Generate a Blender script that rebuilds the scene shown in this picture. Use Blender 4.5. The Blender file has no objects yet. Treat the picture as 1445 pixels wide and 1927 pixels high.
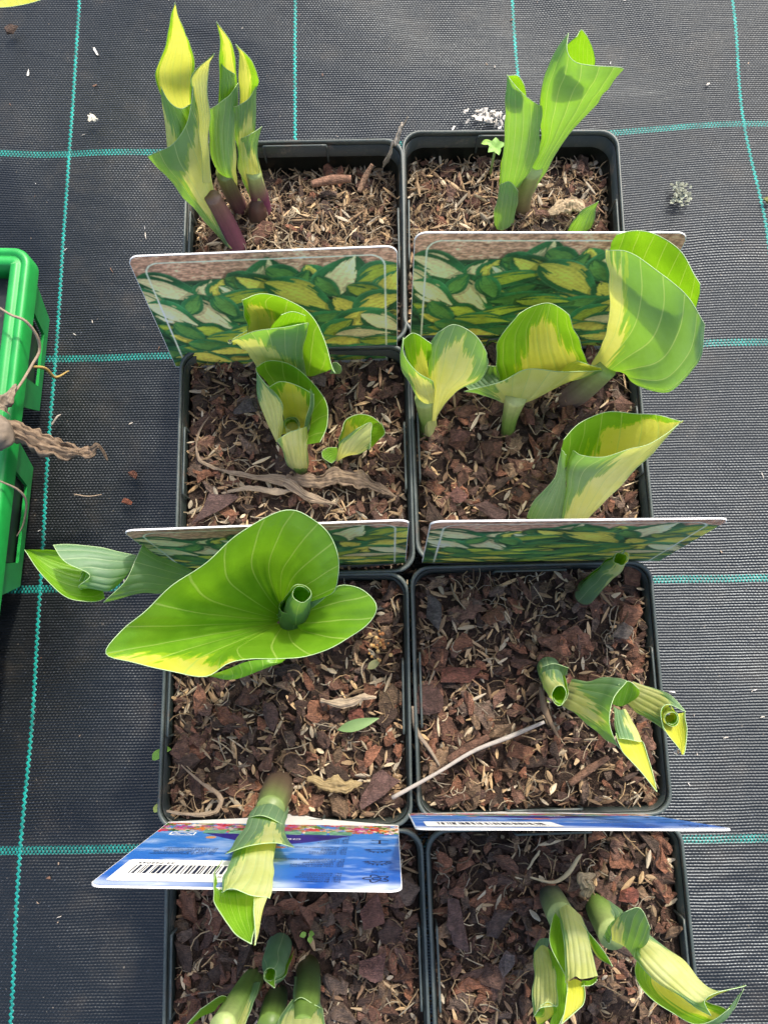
import bpy, bmesh, math, random
import numpy as np
from mathutils import Matrix, Vector, noise as mnoise

random.seed(7); RNG = np.random.default_rng(7)
S = bpy.context.scene
COL = S.collection

# ------------------------------------------------------------------ camera
PW, PH = 1445.0, 1927.0
FPX, PITCH, ROLL, CH, CX, CY = 1477.4, 0.1888, -0.0282, 0.4671, -0.0057, -0.0511
_cp, _sp, _cr, _sr = math.cos(PITCH), math.sin(PITCH), math.cos(ROLL), math.sin(ROLL)
RM = np.array([[1, 0, 0], [0, _cp, -_sp], [0, _sp, _cp]]) @ np.array([[_cr, -_sr, 0], [_sr, _cr, 0], [0, 0, 1]])
CAM = np.array([CX, CY, CH])
cd = bpy.data.cameras.new("camera"); cam = bpy.data.objects.new("camera", cd); COL.objects.link(cam)
cd.sensor_fit = 'VERTICAL'; cd.sensor_height = 24.0; cd.lens = FPX / PH * 24.0
cd.clip_start = 0.01; cd.clip_end = 100
M4 = Matrix([list(RM[i]) + [CAM[i]] for i in range(3)] + [[0, 0, 0, 1]])
cam.matrix_world = M4
S.camera = cam

# ------------------------------------------------------------------ light
SUN_EL, SUN_AZ = math.radians(50), math.radians(27)      # azimuth measured from +Y towards +X
w = bpy.data.worlds.new("World"); S.world = w; w.use_nodes = True
nt = w.node_tree; bg = nt.nodes["Background"]
sky = nt.nodes.new("ShaderNodeTexSky"); sky.sky_type = 'NISHITA'; sky.sun_disc = False
sky.sun_elevation = SUN_EL; sky.sun_rotation = SUN_AZ
sky.air_density = 1.0; sky.dust_density = 4.0; sky.ozone_density = 0.8
nt.links.new(sky.outputs[0], bg.inputs[0]); bg.inputs[1].default_value = 0.15
sd = bpy.data.lights.new("sun", 'SUN'); sd.energy = 2.0; sd.angle = math.radians(3.5); sd.color = (1, .92, .79)
so = bpy.data.objects.new("sun", sd); COL.objects.link(so)
sdir = Vector((math.sin(SUN_AZ) * math.cos(SUN_EL), math.cos(SUN_AZ) * math.cos(SUN_EL), math.sin(SUN_EL)))
so.rotation_euler = sdir.to_track_quat('Z', 'Y').to_euler()
S.view_settings.view_transform = 'Standard'; S.view_settings.look = 'None'
S.view_settings.gamma = 1; S.view_settings.use_curve_mapping = False
S.view_settings.exposure = 1.12

# ------------------------------------------------------------------ helpers
def ray(x, y):
    d = np.stack([(np.asarray(x, float) - PW / 2) / FPX, -(np.asarray(y, float) - PH / 2) / FPX, -np.ones_like(np.asarray(x, float))], -1)
    return d @ RM.T
def at(x, y, z):                       # where the sight line of a photo point meets height z (metres)
    d = ray(x, y); t = (np.asarray(z, float) - CH) / d[..., 2]
    return CAM + d * t[..., None]
def tagit(o, label=None, cat=None, group=None, kind=None):
    if label: o['label'] = label
    if cat: o['category'] = cat
    if group: o['group'] = group
    if kind: o['kind'] = kind
    return o
def empty(name, loc, rz=0.0):
    o = bpy.data.objects.new(name, None); COL.objects.link(o); o.location = loc; o.rotation_euler[2] = rz
    o.empty_display_size = .02
    return o
def link(name, me, parent=None, mats=()):
    for m in mats: me.materials.append(m)
    o = bpy.data.objects.new(name, me); COL.objects.link(o)
    if parent is not None:
        o.parent = parent
        if parent.get('_world'):       # parts given in world coordinates
            o.matrix_parent_inverse = parent.get_inv()
    return o
def wpart(name, me, root, mats=()):    # a part whose mesh is in world coordinates
    for m in mats: me.materials.append(m)
    o = bpy.data.objects.new(name, me); COL.objects.link(o); o.parent = root
    o.matrix_parent_inverse = Matrix.Translation(-Vector(ROOTLOC[root.name]))
    ROOTLOC[o.name] = ROOTLOC[root.name]
    return o
ROOTLOC = {}
def wempty(name, loc):
    o = empty(name, loc); ROOTLOC[o.name] = tuple(loc); return o
def wsub(name, me, part, mats=()):
    for m in mats: me.materials.append(m)
    o = bpy.data.objects.new(name, me); COL.objects.link(o); o.parent = part
    return o

class MB:
    """collects vertices, faces, colours, material slots; builds ONE mesh"""
    def __init__(s): s.v = []; s.f = []; s.c = []; s.m = []; s.a = []; s.n = 0
    def add(s, V, F, col=None, mat=0, attr=None):
        V = np.asarray(V, float).reshape(-1, 3)
        s.v.append(V); s.f += [[i + s.n for i in f] for f in F]; s.m += [mat] * len(F)
        c = np.ones((len(V), 4)) if col is None else np.c_[np.broadcast_to(np.asarray(col, float), (len(V), 3)), np.ones(len(V))]
        s.c.append(c)
        s.a.append(np.zeros((len(V), 4)) if attr is None else attr)
        s.n += len(V)
    def mesh(s, name, smooth=True, attrs=False, off=None):
        me = bpy.data.meshes.new(name)
        V = np.concatenate(s.v)
        if off is not None: V = V - np.asarray(off)
        me.from_pydata(V.tolist(), [], s.f)
        ca = me.color_attributes.new("Col", 'FLOAT_COLOR', 'POINT'); ca.data.foreach_set("color", np.concatenate(s.c).ravel())
        if attrs:
            A = np.concatenate(s.a)
            for k, nm in enumerate(("lu", "lv", "lw", "ls")):
                at_ = me.attributes.new(nm, 'FLOAT', 'POINT'); at_.data.foreach_set("value", np.ascontiguousarray(A[:, k]))
        me.polygons.foreach_set("material_index", s.m)
        me.polygons.foreach_set("use_smooth", [smooth] * len(s.f))
        me.update()
        return me
def cr(P, t):
    """Catmull-Rom through rows of P at index parameters t"""
    P = np.asarray(P, float); n = len(P)
    if n == 1: return np.repeat(P, len(t), 0)
    E = np.concatenate([[2 * P[0] - P[1]], P, [2 * P[-1] - P[-2]]])
    i = np.clip(np.floor(t).astype(int), 0, n - 2); f = (np.asarray(t) - i)
    sh = (len(f),) + (1,) * (P.ndim - 1); f = f.reshape(sh)
    a, b, c, d = E[i], E[i + 1], E[i + 2], E[i + 3]
    return .5 * (2 * b + (c - a) * f + (2 * a - 5 * b + 4 * c - d) * f ** 2 + (3 * b - a - 3 * c + d) * f ** 3)
def gridfaces(nv, nu, flip=False, wrapu=False):
    F = []
    for i in range(nv - 1):
        for j in range(nu if wrapu else nu - 1):
            k = (j + 1) % nu
            q = [i * nu + j, i * nu + k, (i + 1) * nu + k, (i + 1) * nu + j]
            F.append(q[::-1] if flip else q)
    return F
def tube(mb, P, R, n=12, col=None, mat=0, cap=True, cols=None):
    P = np.asarray(P, float); R = np.broadcast_to(np.asarray(R, float), (len(P),))
    T = np.gradient(P, axis=0); T /= np.linalg.norm(T, axis=1)[:, None] + 1e-12
    ref = np.array([.31, .17, .93]) if abs(T[0] @ np.array([.31, .17, .93])) < .95 else np.array([1., 0, 0])
    a = np.cross(T[0], ref); a /= np.linalg.norm(a)
    V = []
    th = np.linspace(0, 2 * np.pi, n, endpoint=False)
    for i in range(len(P)):
        a = a - T[i] * (a @ T[i]); a /= np.linalg.norm(a); b = np.cross(T[i], a)
        V.append(P[i] + R[i] * (np.cos(th)[:, None] * a + np.sin(th)[:, None] * b))
    V = np.concatenate(V); F = gridfaces(len(P), n, False, True)
    if cap: F = F + [list(range(n))[::-1], [(len(P) - 1) * n + j for j in range(n)]]
    c = col
    if cols is not None: c = np.repeat(np.asarray(cols, float), n, 0)
    mb.add(V, F, c, mat)

# ------------------------------------------------------------------ materials
def newmat(name):
    m = bpy.data.materials.new(name); m.use_nodes = True
    return m, m.node_tree, m.node_tree.nodes["Principled BSDF"]
class NT:
    def __init__(s, t): s.t = t
    def n(s, typ, **k):
        x = s.t.nodes.new(typ)
        for a, b in k.items():
            if a.startswith('i_'): x.inputs[int(a[2:])].default_value = b
            else: setattr(x, a, b)
        return x
    def l(s, a, b): s.t.links.new(a, b)
    def val(s, x, inp):
        if hasattr(x, 'is_linked'): s.l(x, inp)
        else: inp.default_value = x
    def math(s, op, a, b=0.0, c=0.0):
        x = s.n("ShaderNodeMath", operation=op); s.val(a, x.inputs[0]); s.val(b, x.inputs[1]); s.val(c, x.inputs[2]); return x.outputs[0]
    def step(s, x, lo, hi):
        m = s.n("ShaderNodeMapRange", interpolation_type='SMOOTHSTEP'); s.val(x, m.inputs[0]); m.inputs[1].default_value = lo; m.inputs[2].default_value = hi
        return m.outputs[0]
    def mix(s, f, a, b, bt='MIX'):
        m = s.n("ShaderNodeMix", data_type='RGBA', blend_type=bt); s.val(f, m.inputs[0])
        for v, i in ((a, 6), (b, 7)):
            if hasattr(v, 'is_linked'): s.l(v, m.inputs[i])
            else: m.inputs[i].default_value = (*v, 1)
        return m.outputs[2]
    def noise(s, vec, scale, detail=3, rough=.55, dim='3D'):
        x = s.n("ShaderNodeTexNoise", noise_dimensions=dim); x.inputs['Scale'].default_value = scale; x.inputs['Detail'].default_value = detail; x.inputs['Roughness'].default_value = rough
        if vec is not None: s.l(vec, x.inputs['Vector'])
        return x.outputs[0]
    def bump(s, h, strength, dist, normal=None):
        b = s.n("ShaderNodeBump"); b.inputs['Strength'].default_value = strength; b.inputs['Distance'].default_value = dist; s.l(h, b.inputs['Height'])
        if normal is not None: s.l(normal, b.inputs['Normal'])
        return b.outputs[0]

def vcol_mat(name, rough=.6, spec=.4, noise_amt=.35, nscale=900, bump=.4, bdist=.0006, coord='Object', stretch=None):
    m, t, p = newmat(name); N = NT(t)
    tc = N.n("ShaderNodeTexCoord").outputs[coord]
    a = N.n("ShaderNodeAttribute", attribute_name="Col").outputs[0]
    nz = N.noise(tc, nscale, 5, .65)
    f = N.math('MULTIPLY_ADD', nz, 2 * noise_amt, 1 - noise_amt)
    c = N.n("ShaderNodeVectorMath", operation='SCALE'); N.l(a, c.inputs[0]); N.l(f, c.inputs[3])
    N.l(c.outputs[0], p.inputs['Base Color'])
    p.inputs['Roughness'].default_value = rough; p.inputs['Specular IOR Level'].default_value = spec
    if bump: N.l(N.bump(nz, bump, bdist), p.inputs['Normal'])
    return m

def leaf_material():
    m, t, p = newmat("hosta_leaf"); N = NT(t)
    A = lambda nm: N.n("ShaderNodeAttribute", attribute_name=nm).outputs[2]
    lu, lv, lw, ls = A("lu"), A("lv"), A("lw"), A("ls")
    back = N.n("ShaderNodeNewGeometry").outputs['Backfacing']
    cx = N.n("ShaderNodeCombineXYZ"); N.l(N.math('MULTIPLY_ADD', lu, 3.4, ls), cx.inputs[0]); N.l(N.math('MULTIPLY', lv, 1.6), cx.inputs[1]); N.l(ls, cx.inputs[2])
    nz = N.noise(cx.outputs[0], 1.5, 3, .6)
    cx2 = N.n("ShaderNodeCombineXYZ"); N.l(N.math('MULTIPLY_ADD', lu, 11.0, ls), cx2.inputs[0]); N.l(N.math('MULTIPLY', lv, 1.2), cx2.inputs[1])
    nz2 = N.noise(cx2.outputs[0], 1.3, 2, .5)
    e = N.math('ADD', lw, N.math('MULTIPLY', N.math('SUBTRACT', nz, .5), .9))
    e = N.math('ADD', e, N.math('MULTIPLY', N.math('SUBTRACT', nz2, .5), .62))
    cream = N.step(e, -.025, .03)
    halo = N.step(N.math('ADD', e, N.math('MULTIPLY', nz2, .26)), .0, .06)
    # veins: lines of constant position across the blade
    fr = N.math('ABSOLUTE', N.math('SUBTRACT', N.math('FRACT', N.math('MULTIPLY_ADD', lu, 3.6, .5)), .5))
    vein = N.math('SUBTRACT', 1.0, N.step(fr, .012, .045))
    groove = N.math('SUBTRACT', 1.0, N.step(fr, .0, .3))
    tc = N.n("ShaderNodeTexCoord").outputs['Object']
    blot = N.noise(tc, 90, 4, .6)
    fine = N.noise(tc, 1800, 3, .6)
    def side(g1, g2, hal, cr1, cr2, vcol):
        g = N.mix(N.step(blot, .3, .7), g1, g2)
        g = N.mix(N.math('MULTIPLY', halo, .75), g, hal)
        k = N.mix(N.step(blot, .35, .65), cr1, cr2)
        c = N.mix(cream, g, k)
        return N.mix(N.math('MULTIPLY', vein, .62), c, vcol)
    inn = side((.125, .30, .012), (.175, .375, .020), (.32, .50, .02), (.60, .61, .05), (.64, .64, .11), (.42, .58, .13))
    out = side((.125, .215, .125), (.175, .28, .165), (.26, .40, .12), (.58, .61, .22), (.64, .67, .31), (.42, .54, .27))
    c = N.mix(back, inn, out)
    c = N.mix(N.math('MULTIPLY', N.step(fine, .5, .8), .3), c, (.55, .62, .42), 'MULTIPLY')
    sp = N.noise(tc, 210, 4, .7); c = N.mix(N.math('MULTIPLY', N.step(sp, .70, .76), .45), c, (.16, .13, .06))
    N.l(c, p.inputs['Base Color'])
    rr = N.math('MULTIPLY_ADD', back, .17, .36)
    N.l(rr, p.inputs['Roughness']); p.inputs['Specular IOR Level'].default_value = .45
    h = N.math('ADD', groove, N.math('MULTIPLY', blot, 1.2))
    bp = N.bump(N.math('ADD', h, N.math('MULTIPLY', N.noise(tc, 300, 3, .6), .5)), .26, .0008)
    N.l(bp, p.inputs['Normal'])
    tr = N.n("ShaderNodeBsdfTranslucent")
    tcol = N.mix(cream, N.mix(halo, (.33, .66, .014), (.52, .74, .02)), (.78, .78, .11))
    tcol = N.mix(N.math('MULTIPLY', vein, .6), tcol, (.6, .75, .12))
    N.l(tcol, tr.inputs[0]); N.l(bp, tr.inputs[1])
    mx = N.n("ShaderNodeMixShader"); N.l(N.math('MULTIPLY_ADD', cream, .06, .36), mx.inputs[0])
    N.l(p.outputs[0], mx.inputs[1]); N.l(tr.outputs[0], mx.inputs[2])
    N.l(mx.outputs[0], t.nodes["Material Output"].inputs[0])
    return m
M_LEAF = leaf_material()
M_EDGE, _t, _p = newmat("leaf_margin_highlight"); _p.inputs['Base Color'].default_value = (.36, .50, .24, 1); _p.inputs['Roughness'].default_value = .4  # pale edge colour paints the light caught by the blade's thickness
M_STEM = vcol_mat("stem_skin", .42, .4, .25, 500, .25, .0004)
def mulch_mat():
    m, t, p = newmat("bark_mulch"); N = NT(t); tc = N.n("ShaderNodeTexCoord").outputs['Object']
    a = N.n("ShaderNodeAttribute", attribute_name="Col").outputs[0]
    g = N.noise(tc, 320, 6, .72); f = N.noise(tc, 1500, 4, .75)
    mp = N.n("ShaderNodeMapping"); N.l(tc, mp.inputs[0]); mp.inputs['Scale'].default_value = (500, 2400, 1500); mp.inputs['Rotation'].default_value = (.2, .1, .6)
    st = N.noise(mp.outputs[0], 1, 3, .6)
    k = N.math('MULTIPLY', N.math('MULTIPLY_ADD', N.step(g, .3, .7), .9, .6), N.math('MULTIPLY_ADD', N.step(st, .35, .7), .6, .72))
    c = N.n("ShaderNodeVectorMath", operation='SCALE'); N.l(a, c.inputs[0]); N.l(k, c.inputs[3])
    dust = N.mix(N.math('MULTIPLY', N.step(f, .60, .72), .5), c.outputs[0], (.20, .15, .11))
    N.l(dust, p.inputs['Base Color']); p.inputs['Roughness'].default_value = .62; p.inputs['Specular IOR Level'].default_value = .4
    N.l(N.bump(N.math('ADD', N.math('ADD', g, N.math('MULTIPLY', st, .6)), N.math('MULTIPLY', f, .5)), 1.0, .0016), p.inputs['Normal'])
    return m
M_MULCH = mulch_mat()
M_FIBRE = vcol_mat("dry_fibre", .75, .3, .4, 900, .5, .0005)
M_DRY = vcol_mat("dry_leaf", .8, .25, .35, 420, .35, .0005)
M_PLAIN = vcol_mat("plain_matter", .55, .35, .12, 600, .1, .0002)
M_GREENPL = vcol_mat("green_plastic", .42, .5, .38, 70, .15, .0004)

def soil_mat():
    m, t, p = newmat("potting_soil"); N = NT(t); tc = N.n("ShaderNodeTexCoord").outputs['Object']
    a = N.noise(tc, 260, 6, .7); b = N.noise(tc, 1500, 4, .7)
    c = N.mix(N.step(a, .35, .7), (.035, .020, .014), (.11, .066, .044))
    c = N.mix(N.step(b, .55, .75), c, (.17, .11, .07))
    N.l(c, p.inputs['Base Color']); p.inputs['Roughness'].default_value = .85
    N.l(N.bump(N.math('ADD', a, b), .9, .003), p.inputs['Normal'])
    return m
M_SOIL = soil_mat()
def pot_mat(name, c1, c2, r):
    m, t, p = newmat(name); N = NT(t); tc = N.n("ShaderNodeTexCoord").outputs['Object']
    a = N.noise(tc, 45, 5, .7); b = N.noise(tc, 900, 3, .7)
    base = N.mix(N.step(N.math('MULTIPLY_ADD', b, .3, a), .45, .85), c1, c2)
    if c1[0] < .5:
        sm = N.noise(tc, 120, 5, .75); base = N.mix(N.math('MULTIPLY', N.step(N.math('MULTIPLY_ADD', b, .25, sm), .66, .80), .6), base, (.085, .062, .045))
    N.l(base, p.inputs['Base Color'])
    N.l(N.math('MULTIPLY_ADD', a, .25, r), p.inputs['Roughness'])
    N.l(N.bump(b, .12, .0004), p.inputs['Normal'])
    return m
M_POT = pot_mat("pot_plastic", (.007, .012, .011), (.018, .025, .021), .34)
M_RIM = pot_mat("pot_rim_sky_sheen", (.042, .056, .054), (.080, .098, .092), .32)  # same plastic as the body, colour lightened for the sky it reflects

def fabric_mat(P, ASP):
    m, t, p = newmat("woven_ground_cover"); N = NT(t)
    uv = N.n("ShaderNodeUVMap").outputs[0]
    sx = N.n("ShaderNodeSeparateXYZ"); N.l(uv, sx.inputs[0]); U, V = sx.outputs[0], sx.outputs[1]
    wv = N.math('ADD', N.noise(uv, 14, 3, .6), N.math('MULTIPLY', N.noise(uv, 160, 2, .6), .16))
    Vw = N.math('MULTIPLY_ADD', wv, .0022, V)
    row = N.math('DIVIDE', Vw, .00165)
    par = N.math('MULTIPLY', N.math('MODULO', N.math('FLOOR', N.math('ADD', row, 1000.0)), 2.0), .5)
    colx = N.math('ADD', N.math('DIVIDE', U, .0021), par)
    hr = N.math('SINE', N.math('MULTIPLY', N.math('FRACT', row), math.pi))
    hc = N.math('MULTIPLY_ADD', N.math('SINE', N.math('MULTIPLY', colx, 2 * math.pi)), .5, .5)
    rn = N.noise(uv, 700, 2, .6)
    h = N.math('MULTIPLY', hr, N.math('MULTIPLY_ADD', hc, .34, .66))
    big = N.noise(uv, 9, 4, .65); dust = N.noise(uv, 24, 5, .7)
    base = N.mix(N.step(h, .15, .9), (.0022, .0026, .0028), (.0105, .0120, .0130))
    base = N.mix(N.math('MULTIPLY', N.step(rn, .60, .74), N.math('MULTIPLY', hc, N.step(h, .45, .9))), base, (.085, .10, .125))  # bluish glints on the raised weave, painted into the base colour
    base = N.mix(N.math('MULTIPLY', N.step(dust, .48, .78), .5), base, (.046, .038, .028))
    base = N.mix(N.math('MULTIPLY', N.step(N.noise(uv, 420, 2, .5), .70, .78), .55), base, (.21, .18, .14))
    # teal marking threads
    du = N.math('ABSOLUTE', N.math('SUBTRACT', N.math('FRACT', N.math('ADD', N.math('DIVIDE', U, P), .5)), .5))
    zig = N.math('MULTIPLY', N.math('SINE', N.math('MULTIPLY', N.math('DIVIDE', Vw, .00330), 2 * math.pi)), .00050)
    su = N.math('SUBTRACT', N.math('MULTIPLY', N.math('SUBTRACT', N.math('FRACT', N.math('ADD', N.math('DIVIDE', U, P), .5)), .5), P), zig)
    mv = N.math('SUBTRACT', 1.0, N.step(N.math('ABSOLUTE', su), .0007, .0011))
    dv = N.math('MULTIPLY', N.math('ABSOLUTE', N.math('SUBTRACT', N.math('FRACT', N.math('ADD', N.math('DIVIDE', V, P * ASP), .5)), .5)), P * ASP)
    mh = N.math('SUBTRACT', 1.0, N.step(dv, .0020, .0025))
    dash = N.math('MULTIPLY', mh, N.step(N.math('SINE', N.math('MULTIPLY_ADD', U, 2 * math.pi / .0021, N.math('MULTIPLY', par, 5.5))), -.55, .25))
    teal = N.math('MULTIPLY', N.math('MAXIMUM', N.math('MULTIPLY', dash, .78), mv), N.math('MULTIPLY_ADD', N.step(N.noise(uv, 55, 4, .7), .35, .65), .5, .45))
    c = N.mix(teal, base, (.010, .32, .27))
    N.l(c, p.inputs['Base Color'])
    N.l(N.math('MULTIPLY_ADD', big, .34, .19), p.inputs['Roughness'])
    p.inputs['Specular IOR Level'].default_value = .46; p.inputs['Specular Tint'].default_value = (.80, .90, 1, 1)
    hh = N.math('ADD', h, N.math('MULTIPLY', mv, .8))
    bb = N.n("ShaderNodeMapping"); N.l(uv, bb.inputs[0]); bb.inputs['Rotation'].default_value = (0, 0, .5); bb.inputs['Scale'].default_value = (9, 26, 1)
    b0 = N.bump(N.noise(bb.outputs[0], 1, 3, .55), .5, .008)
    N.l(N.bump(N.math('MULTIPLY_ADD', rn, .45, hh), .48, .0008, b0), p.inputs['Normal'])
    return m

# ------------------------------------------------------------------ ground (woven cover)
GP, GASP, GYAW, GX0, GY0 = .1514, .9723, -.0126, -.2098, .2921
def fold(x, y):
    z = .0040 * mnoise.noise((x * 9, y * 9, 2.1)) + .0022 * mnoise.noise((x * 20, y * 14, 7.7))
    d = (y - .33) - .55 * (x - .25)
    z += .006 * math.exp(-(d / .035) ** 2) * (1 / (1 + math.exp(-(x - .15) / .04)))
    d2 = (y - .40) + .4 * (x + .1)
    z += .004 * math.exp(-(d2 / .03) ** 2)
    d3 = (y - .27) - .25 * (x - .3)
    z += .005 * math.exp(-(d3 / .05) ** 2) * (1 / (1 + math.exp(-(x - .18) / .03)))
    return z - .004
def build_ground():
    xs = np.linspace(-.9, .9, 230); ys = np.linspace(-.7, 1.1, 230)
    V = [];UV = []
    c, s = math.cos(GYAW), math.sin(GYAW)
    for y in ys:
        for x in xs:
            inpot = abs(x) < .14 and -.28 < y < .22
            V.append((x, y, min(fold(x, y), -.0005)))
            dx, dy = x - GX0, y - GY0
            u = c * dx + s * dy; v = -s * dx + c * dy
            # the cloth is pulled a little out of square
            g = math.exp(-((y - .26) / .10) ** 2)
            v += g * (-.010 * math.exp(-((x - .24) / .09) ** 2) + .003 * math.exp(-((x + .22) / .08) ** 2))
            u += -.006 * math.exp(-((x - .25) / .07) ** 2) * math.exp(-((y - .17) / .12) ** 2) + .005 * math.exp(-((x - .25) / .07) ** 2) * math.exp(-((y - .30) / .06) ** 2)
            UV.append((u, v))
    me = bpy.data.meshes.new("ground"); me.from_pydata(V, [], gridfaces(230, 230))
    l = me.uv_layers.new(name="UVMap")
    li = np.zeros(len(me.loops), int); me.loops.foreach_get("vertex_index", li)
    l.data.foreach_set("uv", np.asarray(UV)[li].ravel())
    me.polygons.foreach_set("use_smooth", [True] * len(me.polygons))
    o = link("ground", me, None, [fabric_mat(GP, GASP)]); tagit(o, "black woven weed cloth with teal marking threads under the pots", "ground", kind="structure")
build_ground()

# ------------------------------------------------------------------ pots
PS, PZ = .112, .105
def rrect(half, r, n=6):
    pts = []
    for k, (sx, sy) in enumerate(((1, 1), (-1, 1), (-1, -1), (1, -1))):
        for i in range(n + 1):
            a = math.pi / 2 * (k + i / n)
            pts.append((sx * (half - r) + r * math.cos(a), sy * (half - r) + r * math.sin(a)))
    return np.array(pts)
def loft_rings(mb, rings, col=None, closed=False):
    n = len(rings[0]); V = np.concatenate(rings)
    F = gridfaces(len(rings), n, False, True)
    if closed: F += [[(len(rings) - 1) * n + j, (len(rings) - 1) * n + (j + 1) % n, (j + 1) % n, j] for j in range(n)]
    mb.add(V, F, col)
def ring(half, r, z): p = rrect(half, r); return np.c_[p, np.full(len(p), z)]
def make_pot():
    root = empty("plant_pot", (0, 0, 0))
    b = MB(); h = PS / 2
    loft_rings(b, [ring(.0385, .006, .0), ring(.0385, .008, .004), ring(h - .0013, .009, PZ - .0030), ring(h - .0019, .009, PZ - .0030),
                   ring(h - .0034, .009, PZ - .02), ring(.0385, .008, .006), ring(.01, .003, .006)])
    p = rrect(.0385, .006); b.add(np.c_[p, np.zeros(len(p))], [list(range(len(p)))[::-1]])
    link("body", b.mesh("pot_body", True), root, [M_POT])
    r = MB()
    loft_rings(r, [ring(h - .0015, .0085, PZ - .0034), ring(h - .0002, .009, PZ - .0036), ring(h, .009, PZ - .0012), ring(h - .0002, .009, PZ - .0002), ring(h - .0006, .009, PZ),
                   ring(h - .0012, .0088, PZ - .0001), ring(h - .0015, .0085, PZ - .0006)], closed=True)
    link("rim", r.mesh("pot_rim", True), root, [M_RIM])
    for k in range(4):
        t = MB(); L = .0165; d = h - .0034
        pts = []
        for q in range(25):
            f = q / 24
            if f < .2: pts.append((-L, d, PZ - .014 + .0135 * f / .2))
            elif f > .8: pts.append((L, d, PZ - .014 + .0135 * (1 - f) / .2))
            else: pts.append((-L + 2 * L * (f - .2) / .6, d, PZ - .0005))
        a = k * math.pi / 2; R = np.array([[math.cos(a), -math.sin(a), 0], [math.sin(a), math.cos(a), 0], [0, 0, 1]])
        tube(t, np.array(pts) @ R.T, .00055, 6)
        link("side_clip", t.mesh("pot_clip", True), root, [M_RIM])
    return root
def copy_tree(o, parent=None):
    c = o.copy(); COL.objects.link(c)
    if parent is not None: c.parent = parent
    for ch in [x for x in bpy.data.objects if x.parent == o and x is not c]: copy_tree(ch, c)
    return c
POTS = {'A': (-.0470, .1590, -.012), 'B': (.0635, .1613, -.0267), 'C': (-.0475, .0457, -.0052), 'D': (.0644, .0500, .0024),
        'E': (-.0520, -.0655, -.016), 'F': (.0612, -.0640, -.0039), 'G': (-.0485, -.1790, .004), 'H': (.0645, -.1790, .006)}
POTLAB = {'A': 'dark green square pot at the back beside the cloth, holding three yellow pointed spears',
          'B': 'dark green square pot at the back holding the tall plain green flaring leaf',
          'C': 'dark green square pot with three curled shoots and a dry leaf shred on its mulch',
          'D': 'dark green square pot with the broad cupped leaf hanging over its outer side',
          'E': 'dark green square pot under the largest bright green funnel leaf',
          'F': 'dark green square pot with a long dry twig lying across its corner',
          'G': 'dark green square pot holding the small central roll, nearest the front at left',
          'H': 'dark green square front pot with a long rolled leaf drooping over its rim'}
proto = make_pot()
for i, (k, (x, y, a)) in enumerate(POTS.items()):
    o = proto if i == 0 else copy_tree(proto)
    o.location = (x, y, .0005); o.rotation_euler[2] = a
    tagit(o, POTLAB[k], "plant pot", "dark green square pots in two columns")

# ------------------------------------------------------------------ bark mulch in each pot
def rough(V, F, amp, seed):
    bm = bmesh.new(); vs = [bm.verts.new(v) for v in V]
    for f in F:
        try: bm.faces.new([vs[i] for i in f])
        except ValueError: pass
    bmesh.ops.triangulate(bm, faces=bm.faces)
    bmesh.ops.subdivide_edges(bm, edges=bm.edges, cuts=1, use_grid_fill=True)
    bm.normal_update()
    for v in bm.verts:
        c = v.co.copy(); v.co += v.normal * amp * (mnoise.noise((c.x * 9, c.y * 3.2, c.z * 9 + seed)) + .6 * mnoise.noise((c.x * 21, c.y * 8, c.z * 20 + seed)))
    bm.verts.index_update(); V2 = np.array([v.co[:] for v in bm.verts]); F2 = [[v.index for v in f.verts] for f in bm.faces]; bm.free()
    return V2, F2
def hull(n, sx, sy, sz, jit=.25):
    bm = bmesh.new()
    for i in range(n):
        v = RNG.normal(size=3); v /= np.linalg.norm(v); v *= 1 + jit * RNG.uniform(-1, 1)
        if abs(v[2]) > .4: v[2] = math.copysign(.75, v[2]) * RNG.uniform(.75, 1)
        bm.verts.new((v[0] * sx, v[1] * sy, v[2] * sz))
    r = bmesh.ops.convex_hull(bm, input=bm.verts)
    bmesh.ops.delete(bm, geom=[g for g in r['geom_interior'] if isinstance(g, bmesh.types.BMVert)], context='VERTS')
    bm.verts.index_update()
    V = np.array([v.co[:] for v in bm.verts]); F = [[v.index for v in f.verts] for f in bm.faces]; bm.free()
    return V, F
CHUNK = [hull(int(RNG.integers(11, 17)), .5, RNG.uniform(.22, .46), RNG.uniform(.16, .28), .34) for _ in range(36)]
RCH = [rough(*CHUNK[i], .10, i * 5.1) for i in range(36)]
def husk():
    n, m = 6, 5; V = []
    for i in range(n):
        t = i / (n - 1); r = .5 * math.sin(math.pi * min(max(t, .07), .95)) ** .7
        for j in range(m):
            a = 2 * math.pi * j / m
            V.append((t - .5, r * math.cos(a), r * .45 * math.sin(a) + .25 * (t - .5) ** 2))
    return np.array(V), gridfaces(n, m, False, True)
HUSK = husk()
CH_COLS = [(.090, .046, .036), (.105, .055, .042), (.068, .040, .034), (.130, .062, .045), (.150, .070, .048), (.100, .068, .058), (.052, .034, .029), (.120, .080, .060), (.165, .075, .052), (.110, .062, .052), (.21, .125, .08), (.17, .10, .07), (.25, .155, .10)]
HU_COLS = [(.46, .32, .20), (.36, .245, .15), (.56, .44, .31), (.28, .18, .11), (.46, .31, .19), (.44, .36, .28), (.22, .14, .09)]
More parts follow.
